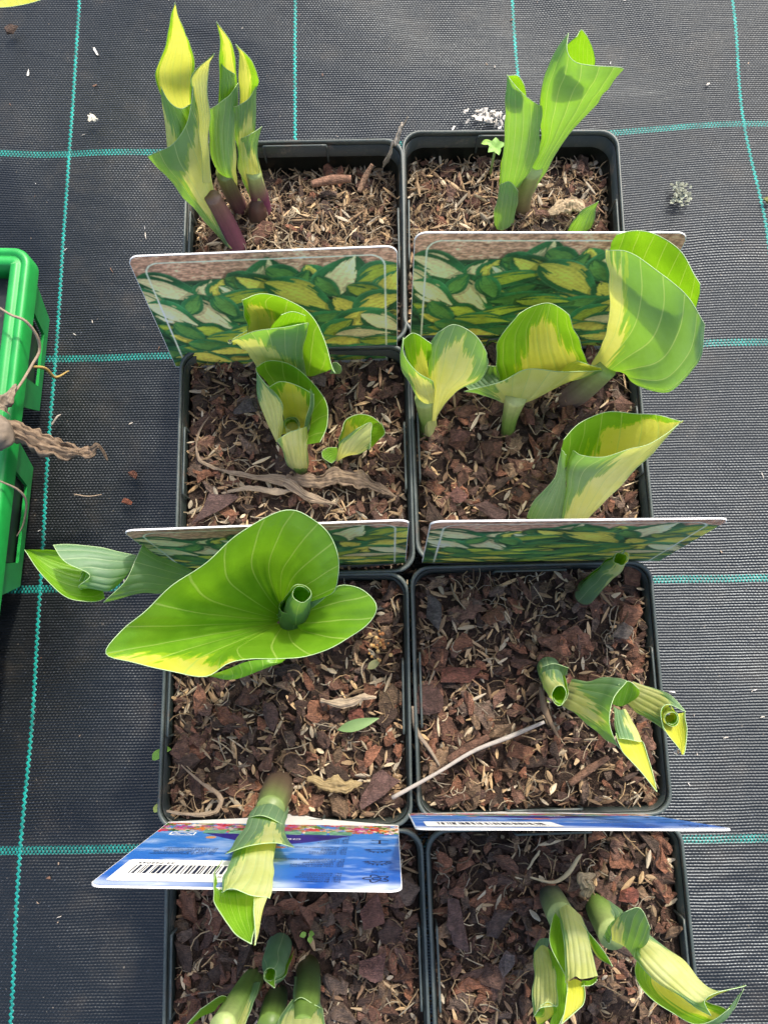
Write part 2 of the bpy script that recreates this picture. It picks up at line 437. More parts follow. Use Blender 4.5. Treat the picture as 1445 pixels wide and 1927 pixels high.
def rough(V, F, amp, seed):
    bm = bmesh.new(); vs = [bm.verts.new(v) for v in V]
    for f in F:
        try: bm.faces.new([vs[i] for i in f])
        except ValueError: pass
    bmesh.ops.triangulate(bm, faces=bm.faces)
    bmesh.ops.subdivide_edges(bm, edges=bm.edges, cuts=1, use_grid_fill=True)
    bm.normal_update()
    for v in bm.verts:
        c = v.co.copy(); v.co += v.normal * amp * (mnoise.noise((c.x * 9, c.y * 3.2, c.z * 9 + seed)) + .6 * mnoise.noise((c.x * 21, c.y * 8, c.z * 20 + seed)))
    bm.verts.index_update(); V2 = np.array([v.co[:] for v in bm.verts]); F2 = [[v.index for v in f.verts] for f in bm.faces]; bm.free()
    return V2, F2
def hull(n, sx, sy, sz, jit=.25):
    bm = bmesh.new()
    for i in range(n):
        v = RNG.normal(size=3); v /= np.linalg.norm(v); v *= 1 + jit * RNG.uniform(-1, 1)
        if abs(v[2]) > .4: v[2] = math.copysign(.75, v[2]) * RNG.uniform(.75, 1)
        bm.verts.new((v[0] * sx, v[1] * sy, v[2] * sz))
    r = bmesh.ops.convex_hull(bm, input=bm.verts)
    bmesh.ops.delete(bm, geom=[g for g in r['geom_interior'] if isinstance(g, bmesh.types.BMVert)], context='VERTS')
    bm.verts.index_update()
    V = np.array([v.co[:] for v in bm.verts]); F = [[v.index for v in f.verts] for f in bm.faces]; bm.free()
    return V, F
CHUNK = [hull(int(RNG.integers(11, 17)), .5, RNG.uniform(.17, .42), RNG.uniform(.13, .24), .38) for _ in range(36)]
RCH = [rough(*CHUNK[i], .10, i * 5.1) for i in range(36)]
def husk():
    n, m = 6, 5; V = []
    for i in range(n):
        t = i / (n - 1); r = .5 * math.sin(math.pi * min(max(t, .07), .95)) ** .7
        for j in range(m):
            a = 2 * math.pi * j / m
            V.append((t - .5, r * math.cos(a), r * .45 * math.sin(a) + .25 * (t - .5) ** 2))
    return np.array(V), gridfaces(n, m, False, True)
HUSK = husk()
CH_COLS = [(.060, .033, .026), (.075, .042, .034), (.045, .028, .025), (.095, .050, .038), (.115, .058, .040), (.072, .054, .048), (.036, .025, .022), (.105, .075, .055), (.135, .065, .045), (.082, .050, .043)]
HU_COLS = [(.42, .30, .175), (.34, .235, .135), (.52, .42, .28), (.26, .17, .095), (.44, .30, .16), (.40, .34, .25), (.20, .125, .075)]
def rotm(yaw, tilt, ta, spin):
    cz, sz = math.cos(yaw), math.sin(yaw); Rz = np.array([[cz, -sz, 0], [sz, cz, 0], [0, 0, 1]])
    ax = Vector((math.cos(ta), math.sin(ta), 0)); Rt = np.array(Matrix.Rotation(tilt, 3, ax)); Rs = np.array(Matrix.Rotation(spin, 3, 'X'))
    return Rt @ Rz @ Rs
SOILH = {'A': (.090, .0), 'B': (.089, .0), 'C': (.0955, 0), 'D': (.0955, 0), 'E': (.0965, 0), 'F': (.0975, 0), 'G': (.0965, 0), 'H': (.0965, 0)}
def soil_z(k, x, y):
    z = SOILH[k][0]
    e = max(abs(x), abs(y)) / .057
    z -= .003 * max(0, (e - .76) / .24) ** 2
    if k == 'A': z -= .006 * max(0, min(1, (y - .012) / .03))
    if k == 'B': z -= .003 * max(0, min(1, (y - .02) / .03))
    return z + .0030 * mnoise.noise((x * 60, y * 60, ord(k) * 3.1)) + .0012 * mnoise.noise((x * 160, y * 160, ord(k)))
MIXES = {'A': (150, 900, 1200), 'B': (160, 850, 800), 'C': (290, 520, 330), 'D': (400, 330, 330), 'E': (360, 430, 330), 'F': (360, 430, 380), 'G': (460, 280, 330), 'H': (460, 280, 330)}
def build_mulch(k):
    x0, y0, a = POTS[k]; lim = .0532
    base = MB(); n = 44; g = np.linspace(-lim - .001, lim + .001, n)
    V = [(x, y, soil_z(k, x, y) - .0015) for y in g for x in g]
    mb = MB()
    mb.add(V, gridfaces(n, n), (.05, .03, .02), 1)
    nc, nh, nf = MIXES[k]
    def clampxy(x, y, m): return max(-lim + m, min(lim - m, x)), max(-lim + m, min(lim - m, y))
    # crumbs
    for i in range(700):
        V, F = CHUNK[i % 36]; s = RNG.uniform(.0015, .0036)
        x, y = clampxy(*RNG.uniform(-lim, lim, 2), s / 2)
        R = rotm(RNG.uniform(0, 6.3), RNG.normal() * .6, RNG.uniform(0, 6.3), RNG.normal() * .6)
        c = np.array(CH_COLS[RNG.integers(len(CH_COLS))]) * RNG.uniform(.8, 1.9) if RNG.random() < .65 else np.array(HU_COLS[RNG.integers(7)]) * RNG.uniform(.5, .9)
        mb.add((V * [s, s, s * 1.5]) @ R.T + [x, y, soil_z(k, x, y)], F, c)
    def husks(cnt, dz):
        for i in range(cnt):
            V, F = HUSK; L = RNG.choice([RNG.uniform(.003, .006), RNG.uniform(.005, .010)]); wd = RNG.uniform(.0010, .0026)
            if RNG.random() < .12: L *= 1.5; wd *= .8
            x, y = clampxy(*RNG.uniform(-lim, lim, 2), L * .35)
            R = rotm(RNG.uniform(0, 6.3), RNG.normal() * .28, RNG.uniform(0, 6.3), RNG.normal() * .6)
            c = np.array(HU_COLS[RNG.integers(7)]) * RNG.uniform(.5, 1.25)
            mb.add((V * [L, wd, wd]) @ R.T + [x, y, soil_z(k, x, y) + dz + RNG.uniform(0, .0022)], F, c, 2)
    def fibres(cnt, dz):
        for i in range(cnt):
            L = RNG.uniform(.004, .014); x, y = clampxy(*RNG.uniform(-lim, lim, 2), L * .4)
            th = RNG.uniform(0, 6.3); k2 = RNG.normal() * 1.1; P = []
            z0 = soil_z(k, x, y) + dz + RNG.uniform(0, .003)
            for q in range(5):
                f = q / 4 - .5; b = th + k2 * f
                P.append((x + L * f * math.cos(b), y + L * f * math.sin(b), z0 + RNG.normal() * .0004 + .0015 * math.sin(3 * f + k2)))
            c = np.array(HU_COLS[RNG.integers(7)]) * RNG.uniform(.3, .95)
            tube(mb, P, RNG.uniform(.00012, .00030), 4, c, 2, False)
    husks(3 * nh // 4, -.0002); fibres(nf // 3, 0)
    for i in range(nc):
        V, F = RCH[RNG.integers(36)]
        s = RNG.uniform(.0045, .0095) if RNG.random() < .75 else RNG.uniform(.0095, .016)
        x, y = clampxy(*RNG.uniform(-lim, lim, 2), s * .45)
        R = rotm(RNG.uniform(0, 6.3), RNG.normal() * .30, RNG.uniform(0, 6.3), RNG.normal() * .5)
        c = np.array(CH_COLS[RNG.integers(len(CH_COLS))]) * np.array((1.10, 1.0, .84)) * RNG.uniform(1.05, 2.3)
        mb.add((V * s) @ R.T + [x, y, soil_z(k, x, y) + .0008 + RNG.uniform(0, .0018)], F, c)
    husks(nh // 4, .0012); fibres(nf - nf // 3, .0014)
    me = mb.mesh("bark_mulch", False)
    o = link("bark_mulch", me, None, [M_MULCH, M_SOIL, M_FIBRE]); o.location = (x0, y0, 0); o.rotation_euler[2] = a
    where = {'A': 'in the back pot under the three yellow spears', 'B': 'in the back pot under the tall plain green leaf', 'C': 'around the three curled shoots and dry leaf shred',
             'D': 'under the broad cupped leaves and stems', 'E': 'under the largest bright funnel leaf', 'F': 'under the long dry twig', 'G': 'in the front pot below the angled blue tag', 'H': 'in the front pot below the thin blue tag edge'}[k]
    tagit(o, "brown bark and straw mulch " + where, "mulch", "mulch filling the pots", "stuff")
for k in POTS: build_mulch(k)

# ------------------------------------------------------------------ leaf and stem modelling
def tf(C, x, y): return C[0] + np.asarray(x, float) / C[2], C[1] + np.asarray(y, float) / C[2]
C1 = (200, 0, 2.408); C2 = (740, 20, 2.189); C3 = (300, 520, 2.89); C4 = (740, 420, 2.189)
C5 = (20, 940, 1.8526); C6 = (740, 1000, 2.189); C7 = (140, 1440, 2.189); C8 = (760, 1480, 2.1095); C0 = (0, 0, 1)
NU = 43
_seed = [0.0]
def patch(mb, C, rows, side='out', b=.3, cream=None, edge='T', seed=None, vk=1.0, rib=.00016, ew=.00014):
    """rows: [(points, z_cm or (z_left, z_right))...] from the base of the blade to its free edge"""
    cnts = {len(r[0]) for r in rows if len(r[0]) > 1}
    same = len(cnts) == 1
    _seed[0] += 3.37; sd_ = _seed[0] if seed is None else seed
    k = np.linspace(0, 1, NU); s = (1 - np.cos(np.pi * k)) / 2 if abs(b) > .15 else k
    G = []
    for pts, z in rows:
        P = np.array(pts, float); X, Y = tf(C, P[:, 0], P[:, 1]); n = len(P)
        if isinstance(z, (tuple, list)):
            zz = np.interp(np.linspace(0, 1, max(n, 2))[:n], np.linspace(0, 1, len(z)), z)
        else: zz = np.full(n, float(z))
        Q = np.c_[X, Y, zz / 100]
        if n == 1: G.append(np.repeat(Q, NU, 0)); continue
        if same: t = s * (n - 1)
        else:
            L = np.r_[0, np.cumsum(np.hypot(np.diff(X), np.diff(Y)))]; t = np.interp(s * L[-1], L, np.arange(n))
        G.append(cr(Q, t))
    nv = 7 * (len(rows) - 1) + 1
    G = cr(np.array(G), np.linspace(0, len(rows) - 1, nv))
    W = at(G[..., 0], G[..., 1], G[..., 2])
    if b:
        wid = np.linalg.norm(W[:, -1] - W[:, 0], axis=-1)
        prof = np.sqrt(np.clip(1 - (2 * s - 1) ** 2, 0, 1))
        dirv = CAM - W; dist = np.linalg.norm(dirv, axis=-1, keepdims=True); dirv /= dist
        W = W + dirv * (b * wid[:, None] * prof[None, :])[..., None]
    dv_ = CAM - W; dv_ /= np.linalg.norm(dv_, axis=-1, keepdims=True)
    W = W - dv_ * (rib * np.cos(2 * np.pi * 3.6 * vk * (2 * k - 1))[None, :] * np.clip(np.linspace(0, 3, nv), 0, 1)[:, None])[..., None]
    for a_ in range(W.shape[0]):
        for b_ in range(W.shape[1]):
            q = W[a_, b_]; m_ = (abs(2 * k[b_] - 1) ** 2 + .15) * min(1, a_ / 6)
            W[a_, b_] = q + .0011 * m_ * np.array(mnoise.noise_vector(Vector(q * 75 + sd_)))
    lu = np.broadcast_to((2 * k - 1) * vk, (nv, NU)); lv = np.broadcast_to(np.linspace(0, 1, nv)[:, None], (nv, NU))
    if cream is None: lw = np.full((nv, NU), -9.)
    else:
        u0 = cream[0]; wv = np.interp(np.linspace(0, 1, nv), np.linspace(0, 1, len(cream) - 1), cream[1:])
        lw = wv[:, None] - np.abs(lu - u0)
    A = np.stack([lu, lv, lw, np.full_like(lu, sd_)], -1).reshape(-1, 4)
    i, j = nv // 2, NU // 2
    nrm = np.cross(W[i, j + 1] - W[i, j - 1], W[i + 1, j] - W[i - 1, j]); tocam = nrm @ (CAM - W[i, j]) > 0
    mb.add(W.reshape(-1, 3), gridfaces(nv, NU, flip=(tocam != (side == 'in'))), None, 0, A)
    for e in edge:
        Pl = {'T': W[-1], 'L': W[:, 0], 'R': W[:, -1], 'B': W[0]}[e]
        if np.linalg.norm(Pl[0] - Pl[-1]) < 1e-4: continue
        tube(mb, Pl, ew, 5, None, 1, True)
def stem(C, pts, cols, name="stem", n=16):
    P = np.array(pts, float); X, Y = tf(C, P[:, 0], P[:, 1])
    Q = np.c_[X, Y, P[:, 2] / 100, P[:, 3] / C[2]]; t = np.linspace(0, len(pts) - 1, 8 * (len(pts) - 1) + 1)
    Q = cr(Q, t); W = at(Q[:, 0], Q[:, 1], Q[:, 2]); d = np.linalg.norm(W - CAM, axis=1) * .97
    mb = MB(); cc = cr(np.array(cols, float), np.linspace(0, len(cols) - 1, len(t)))
    n = 28; tube(mb, W, Q[:, 3] * d / FPX, n, None, 0, True, cc)
    rb = np.tile(1 + .16 * np.sin(np.arange(n) * 2.1) * np.cos(np.arange(n) * .9 + pts[0][0]), len(W)); mb.c[-1][:, :3] *= rb[:, None]
    return mb
def roll(mb, C, pts, turns=1.35, slant=.12, tip=0.0, grow=.34, cream=None, flare=1.0):
    """a blade rolled into an open-ended cone round a bent axis; tip = angle of the highest edge seen from the camera side"""
    P = np.array(pts, float); X, Y = tf(C, P[:, 0], P[:, 1]); Q = np.c_[X, Y, P[:, 2] / 100, P[:, 3] / C[2]]
    nv, nu = 26, 44; _seed[0] += 3.37
    th = np.linspace(-math.pi * turns, math.pi * turns, nu)
    tend = 1 - slant * (1 - np.cos(th - tip)) / 2 - .04 * np.abs(th) / np.pi
    tt = np.linspace(0, 1, nv)
    fine = cr(Q, np.linspace(0, len(pts) - 1, 200)); Wc = at(fine[:, 0], fine[:, 1], fine[:, 2])
    rad = fine[:, 3] * np.linalg.norm(Wc - CAM, axis=1) * .97 / FPX
    T = np.gradient(Wc, axis=0); T /= np.linalg.norm(T, axis=1)[:, None]
    e2 = (CAM - Wc); e2 -= T * (e2 * T).sum(1)[:, None]; e2 /= np.linalg.norm(e2, axis=1)[:, None]; e1 = np.cross(T, e2)
    V = np.zeros((nv, nu, 3)); A = np.zeros((nv, nu, 4)); tend = tend * (1 - .07 * np.array([mnoise.noise((t_ * .9, _seed[0], 0)) for t_ in th]))
    for j in range(nu):
        ii = np.clip((tt * tend[j] * 199), 0, 199); i0 = ii.astype(int)
        r = rad[i0] * (1 - grow / 2 + grow * (j / (nu - 1))) * (1 + (flare - 1) * tt)
        V[:, j] = Wc[i0] + r[:, None] * (np.cos(th[j]) * e2[i0] + np.sin(th[j]) * e1[i0])
        A[:, j, 0] = 2 * j / (nu - 1) - 1; A[:, j, 1] = tt
    A[..., 2] = -9 if cream is None else np.interp(tt, np.linspace(0, 1, len(cream) - 1), cream[1:])[:, None] - np.abs(A[..., 0] - cream[0])
    A[..., 3] = _seed[0]
    for a_ in range(nv):
        for b_ in range(nu): V[a_, b_] += .0016 * (a_ / nv) * np.array(mnoise.noise_vector(Vector(V[a_, b_] * 90 + _seed[0])))
    c = Wc[100]; i, j = nv // 2, nu // 2
    nrm = np.cross(V[i, j + 1] - V[i, j], V[i + 1, j] - V[i, j]); outward = nrm @ (V[i, j] - Wc[int(tt[i] * 199)]) > 0
    mb.add(V.reshape(-1, 3), gridfaces(nv, nu, flip=outward), None, 0, A.reshape(-1, 4))
    tube(mb, V[-1], .00010, 5, None, 1); tube(mb, V[nv // 3:, -1], .00009, 5, None, 1)
def drop_mat():
    m, t, p = newmat("water_drop"); p.inputs['Transmission Weight'].default_value = 1; p.inputs['Roughness'].default_value = 0; p.inputs['IOR'].default_value = 1.33
    p.inputs['Base Color'].default_value = (1, 1, 1, 1); return m
M_DROP = drop_mat()
def ball(mb, c, r, n=10, sq=(1, 1, 1), col=None):
    V = []
    for i in range(n + 1):
        a = math.pi * i / n
        for j in range(n * 2): q = math.pi * j / n; V.append((math.sin(a) * math.cos(q) * r * sq[0] + c[0], math.sin(a) * math.sin(q) * r * sq[1] + c[1], math.cos(a) * r * sq[2] + c[2]))
    mb.add(V, gridfaces(n + 1, n * 2, True, True), col)
class Plant:
    def __init__(s, pot, label):
        x, y, a = POTS[pot]; s.root = wempty("hosta_plant", (x, y, .092)); tagit(s.root, label, "plant", "young hosta plants in the pots")
    def leaf(s, *patches, name="leaf", label=None, drop=None):
        mb = MB()
        for f, C, *a in patches:
            kw = a[-1] if isinstance(a[-1], dict) else {}
            aa = a[:-1] if kw else a
            f(mb, C, *aa, **kw)
        o = wpart(name, mb.mesh("hosta_" + name, True, True), s.root, [M_LEAF, M_EDGE])
        if label: o['label'] = label
        if drop:
            C, x, y, z, r = drop; X, Y = tf(C, x, y); d = MB(); ball(d, at(X, Y, z / 100), r / 100)
            wsub("water_drop", d.mesh("water_drop"), o, [M_DROP])
        return o
    def stem(s, C, pts, cols, label=None, name="stem"):
        o = wpart(name, stem(C, pts, cols).mesh("hosta_stem"), s.root, [M_STEM])
        if label: o['label'] = label
PUR = (.15, .055, .075); BRN = (.075, .045, .032); GRN = (.13, .22, .045); DGR = (.055, .095, .03); PGR = (.30, .38, .13); GRY = (.13, .11, .085); BLG = (.14, .22, .12)
P_ = patch; R_ = roll

# ---- pot A : three yellow spears
A = Plant('A', "young hosta with three upright yellow pointed spears on purple stems, at the back")
A.stem(C1, [(600, 1125, 9.0, 40), (548, 1010, 10.5, 38), (480, 890, 12.3, 34)], [PUR, PUR, (.16, .10, .07)], "purple base of the front spear")
A.leaf((P_, C1, [([(290, 760), (330, 740), (400, 700)], 14.3), ([(275, 590), (335, 610), (410, 540)], 15.8), ([(243, 390), (290, 465), (340, 492), (388, 465)], 17.2)], 'out', .3, (-.9, .8, .5, -.3)),
       (P_, C1, [([(290, 520), (340, 520), (385, 500)], 15.5), ([(246, 400), (310, 430), (380, 420)], 17), ([(226, 310), (300, 318), (396, 290)], 18), ([(264, 215), (320, 212), (380, 200)], 19.3), ([(290, 120), (322, 115), (352, 120)], 20.8), ([(310, 4)], 22.5)], 'in', -.34, (.05, .75, .7, .6, .5, .35), 'LR'),
       label="bright yellow spear with a green rim")
A.leaf((P_, C1, [([(440, 830), (472, 830)], 13.4), ([(425, 600), (445, 600), (467, 600)], 16), ([(398, 430), (430, 430), (458, 430)], 17.5), ([(393, 335), (425, 320), (464, 310)], 18.5), ([(486, 240)], 19.5)], 'out', .25, (0.2, 2, 1, .75, .5), 'LR'),
       (P_, C1, [([(520, 1085), (540, 1110), (560, 1125), (575, 1128), (590, 1120)], 9.3), ([(392, 935), (440, 930), (475, 900), (487, 870), (484, 830)], 11.6), ([(290, 815), (370, 820), (430, 770), (455, 720), (462, 640)], 13.3),
                 ([(230, 757), (320, 740), (390, 660), (425, 580), (432, 500)], (14, 16)), ([(188, 705), (295, 660), (362, 570), (385, 470), (397, 350)], (14.5, 17.8))], 'out', .22, (.35, .3, .75, .85, .35, -.3), 'TL'))
A.stem(C1, [(610, 945, 9.0, 34), (565, 865, 10.6, 34), (535, 780, 12.3, 36)], [PUR, (.13, .09, .06), (.16, .2, .07)])
A.leaf((P_, C1, [([(508, 480), (550, 450), (592, 400)], 15.5), ([(516, 300), (550, 310), (596, 300)], 17.5), ([(517, 200), (545, 200), (574, 210)], 19), ([(503, 108)], 20.3)], 'in', -.3, (.1, .35, .4, .4), 'LR'),
       (P_, C1, [([(515, 500), (545, 490), (580, 440)], 15.2), ([(519, 390), (555, 390), (588, 375)], 16.6), ([(519, 285), (545, 312), (586, 335)], 17.5)], 'out', .3, None, 'T'),
       (P_, C1, [([(560, 848), (580, 845), (595, 840)], 11), ([(490, 740), (540, 760), (593, 740)], 13), ([(466, 600), (530, 610), (589, 600)], 14.6), ([(467, 503), (520, 462), (565, 427), (602, 375)], 16.2)], 'out', .33, (1.0, .9, .35, -.1), 'TL'))
A.stem(C1, [(712, 960, 9.0, 38), (692, 880, 10.2, 38), (668, 780, 12, 30)], [PUR, PUR, PGR])
A.stem(C1, [(690, 985, 9.0, 44), (688, 930, 9.8, 36), (700, 905, 10.3, 10)], [BRN, (.09, .045, .035), BRN], name="bud_scale")
A.leaf((P_, C1, [([(605, 480), (640, 460), (682, 400)], 15.3), ([(608, 340), (645, 335), (691, 352)], 17), ([(599, 250), (625, 245), (657, 280)], 18), ([(587, 196)], 19)], 'in', -.28, (-.5, .6, .55, .4), 'LR'),
       (P_, C1, [([(650, 870), (690, 920), (722, 910)], 9.9), ([(603, 760), (640, 770), (697, 770)], 12), ([(588, 620), (630, 620), (673, 600)], 14), ([(572, 487), (610, 472), (650, 442), (688, 378)], 15.7)], 'out', .36, (.1, 1.0, .9, .5, -.3), 'TL'))
A.leaf((P_, C1, [([(655, 900), (690, 935), (725, 935)], 9.6), ([(605, 770), (650, 785), (708, 800)], 11.6), ([(597, 665), (635, 680), (684, 690)], 13.2), ([(612, 628), (650, 610), (706, 577)], 14.2)], 'out', .4, (.35, .8, .6, .1, -.4), 'TL'), name="sheath_leaf")

# ---- pot B : tall plain green flaring leaf
B = Plant('B', "young hosta with a tall plain green flaring leaf beside a narrower roll")
B.stem(C2, [(530, 830, 8.8, 32), (535, 760, 10, 34), (570, 650, 12, 42)], [(.14, .08, .05), (.2, .19, .08), PGR])
B.leaf((P_, C2, [([(716, 200), (765, 225), (826, 240)], 18.6), ([(716, 150), (765, 150), (825, 190)], 19.8), ([(722, 132), (772, 112), (818, 150)], 20.5), ([(752, 110), (773, 79), (795, 105)], 21.0)], 'in', -.15, None, 'TLR'),
       (P_, C2, [([(500, 790), (530, 800), (560, 780)], 9.2), ([(550, 660), (580, 672), (628, 660)], 11.5), ([(604, 540), (640, 550), (705, 528)], 13.5), ([(601, 420), (690, 430), (812, 410)], 15.8), ([(610, 310), (650, 320), (730, 330), (810, 335), (872, 335)], 17.8),
                 ([(645, 210), (680, 250), (750, 285), (820, 290), (912, 280)], (19.3, 19)), ([(719, 88), (714, 165), (750, 212), (830, 228), (946, 238)], (20.8, 19.8))], 'out', .30, (.35, -.35, -.3, -.3, -.4, -.5), 'TLR'),
       label="large plain green flaring leaf with pale veins")
B.leaf((P_, C2, [([(475, 330), (510, 345), (548, 360)], 17.2), ([(469, 275), (505, 288), (548, 340)], 17.9), ([(467, 267), (512, 269), (544, 305)], 18.6)], 'in', -.1),
       (P_, C2, [([(440, 730), (480, 745), (525, 720)], 11), ([(450, 620), (510, 640), (575, 640)], 13), ([(461, 500), (530, 510), (604, 520)], 15), ([(459, 370), (530, 380), (608, 410)], 17), ([(464, 268), (492, 300), (540, 348), (602, 395)], (18.4, 17.7))], 'out', .32, None, 'TL'))
B.leaf((P_, C2, [([(414, 895), (450, 905), (495, 880)], 9), ([(422, 800), (465, 800), (508, 805)], 10.6), ([(443, 715), (480, 705), (516, 742)], 11.8)], 'out', .42, None, 'TL'),
       (P_, C2, [([(435, 720), (445, 720), (455, 720)], 11), ([(440, 640), (450, 650), (458, 650)], 12), ([(455, 590)], 13)], 'in', 0, None, ''), name="sheath_leaf")
B.leaf((P_, C2, [([(715, 905), (760, 925), (815, 895)], 9), ([(752, 852), (790, 855), (834, 835)], 10.5), ([(785, 815), (815, 815), (842, 805)], 11.2), ([(847, 782)], 12)], 'out', .3, None, 'LR'), name="leaf", label="small blue green pointed sprout just above the tag")

# ---- pot C : three curled shoots
Cp = Plant('C', "young hosta with three curled shoots, the middle one a green and cream cup")
Cp.stem(C3, [(740, 640, 9.2, 40), (720, 560, 10.2, 50)], [GRN, PGR])
Cp.leaf((P_, C3, [([(480, 320), (560, 360), (700, 430), (800, 540), (905, 520)], 11.50), ([(475, 265), (545, 220), (680, 260), (815, 400), (930, 505)], 14.50), ([(455, 200), (500, 145), (690, 165), (830, 290), (940, 490)], 16.30), ([(453, 135), (560, 95), (700, 130), (845, 240), (950, 520)], 17.50)], 'in', -.12, (-.6, .5, .25, -.4), 'TLR'),
        (P_, C3, [([(925, 530), (950, 530), (975, 530)], 11.95), ([(945, 490), (965, 495), (993, 510)], 12.40), ([(950, 470), (965, 468), (992, 490)], 12.70)], 'out', .15, None, 'TR'),
        (P_, C3, [([(600, 320), (690, 310), (795, 300)], 14.50), ([(610, 270), (700, 255), (803, 255)], 16.60), ([(655, 215), (725, 194), (798, 222)], 17.80)], 'in', -.15, None, 'T'),
        (P_, C3, [([(540, 510), (640, 520), (720, 540), (803, 560)], 10.90), ([(478, 420), (580, 420), (680, 430), (778, 430)], 13.75), ([(425, 372), (530, 345), (660, 335), (790, 335)], 15.40), ([(385, 358), (480, 312), (560, 290), (680, 277), (803, 256)], (15.70, 17.20))], 'out', .22, (-.85, 1.5, .95, .5, .1), 'TR'),
        (P_, C3, [([(400, 372), (430, 365), (470, 330)], 15.70), ([(395, 345), (430, 322), (475, 295)], 16.00)], 'in', -.2, (0, 2, 2), 'T'), label="yellow and green leaf curled over at its tip", drop=(C3, 384, 357, 16.0, .09))
Cp.stem(C3, [(775, 1085, 8.8, 42), (765, 1010, 10, 50), (745, 920, 11.2, 58)], [DGR, GRN, PGR])
Cp.leaf((P_, C3, [([(600, 600), (700, 610), (790, 650), (830, 730), (800, 915)], 12), ([(550, 530), (660, 530), (800, 600), (872, 720), (850, 908)], 13), ([(525, 495), (600, 460), (700, 475), (800, 545), (905, 680), (910, 800), (875, 900)], 14)], 'in', -.06, None, 'T'),
        (P_, C3, [([(665, 860), (720, 850), (795, 820)], 11), ([(680, 770), (740, 775), (805, 775)], 11.2), ([(640, 660), (730, 680), (828, 700)], 12.8), ([(592, 602), (660, 573), (745, 592), (838, 640)], 14.4)], 'in', -.25, (0, 1.0, .9, .1), 'T'),
        (P_, C3, [([(635, 900), (648, 905), (660, 880)], 11.3), ([(572, 765), (630, 760), (680, 765)], 12.5), ([(535, 660), (600, 660), (662, 680)], 13.3), ([(523, 495), (535, 530), (588, 600)], 14.2)], 'out', .3, (0, 1.6, .9, -.3), 'TR'),
        (P_, C3, [([(785, 850), (800, 850), (814, 830)], 11.5), ([(798, 775), (815, 775), (828, 770)], 12.4), ([(824, 690), (834, 690), (843, 695)], 13.4), ([(815, 615), (828, 622), (836, 640)], 14.4)], 'out', .3, None, 'LR'),
        (P_, C3, [([(720, 1075), (770, 1090), (815, 1078)], 9), ([(672, 960), (740, 985), (810, 980)], 10.9), ([(642, 892), (700, 852), (760, 830), (808, 815)], 12.2)], 'out', .36, (.2, .9, .9, .7), 'TL'),
        (R_, C3, [(725, 850, 10.4, 44), (722, 800, 11.4, 40)], {'turns': 1.5, 'slant': .05, 'cream': (0, .6, .2)}), label="open cup of green and cream leaf", drop=(C3, 648, 912, 11.6, .12))
Cp.leaf((P_, C3, [([(985, 925), (1040, 880), (1110, 850), (1150, 870)], 10.6), ([(980, 880), (1020, 820), (1100, 790), (1160, 800)], 11.6), ([(985, 850), (1010, 785), (1080, 752), (1150, 760), (1205, 795)], 12.3)], 'in', -.1, (-.3, .7, -.2), 'TL'),
        (P_, C3, [([(1150, 935), (1150, 870), (1165, 800)], 11.4), ([(1185, 905), (1185, 860), (1190, 800)], 11.8), ([(1200, 890), (1226, 850), (1205, 792)], 12.4)], 'in', -.15, None, 'T'),
        (P_, C3, [([(960, 1005), (972, 1008), (985, 990)], 9.8), ([(972, 940), (1005, 965), (1060, 965)], 10.8), ([(985, 890), (1060, 895), (1112, 945)], 11.5), ([(1070, 832), (1148, 795), (1150, 860), (1147, 935)], 12.3)], 'out', .2, (.2, 1.4, .8, .3), 'T'),
        (P_, C3, [([(965, 930), (968, 950), (968, 990)], 10), ([(915, 940), (925, 965), (955, 1005)], 9.9), ([(878, 960), (892, 990), (935, 1020)], 9.9)], 'in', .1, None, 'TLR'), drop=(C3, 1145, 938, 11.9, .07))

# ---- pot D : broad cupped leaves
D = Plant('D', "young hosta with four broad leaves, the outermost hanging over its pot edge")
D.stem(C4, [(140, 890, 8.9, 32), (140, 810, 10.2, 34), (130, 720, 12, 44)], [DGR, GRN, PGR])
D.leaf((P_, C4, [([(100, 650), (130, 650), (158, 640)], 13.5), ([(55, 560), (100, 575), (142, 570)], 14.6), ([(40, 480), (85, 453), (158, 496)], 16.2)], 'in', -.25, (.3, 1, .5, -.5), 'T'),
       (P_, C4, [([(118, 860), (150, 880), (180, 840)], 9.6), ([(108, 740), (140, 760), (180, 755)], 11.5), ([(72, 668), (120, 700), (170, 700)], 13.2), ([(26, 590), (70, 620), (115, 645), (168, 655)], 14.4), ([(40, 472), (45, 540), (95, 610), (165, 652)], (16.2, 14.8))], 'out', .26, (.2, .9, 1, .5, -.3), 'TL'))
D.leaf((P_, C4, [([(150, 810), (172, 815), (182, 790)], 10.6), ([(160, 680), (195, 700), (250, 695)], 13), ([(140, 600), (240, 610), (345, 650)], 14.2), ([(148, 515), (260, 500), (393, 580)], 15.3), ([(185, 445), (250, 417), (335, 460), (385, 535)], 16.2)], 'out', .24, (0, 1.2, .9, .3, -.3), 'TLR'))
D.stem(C4, [(468, 900, 8.9, 28), (478, 810, 10.3, 31), (505, 715, 11.8, 46)], [BRN, GRN, (.42, .47, .2)])
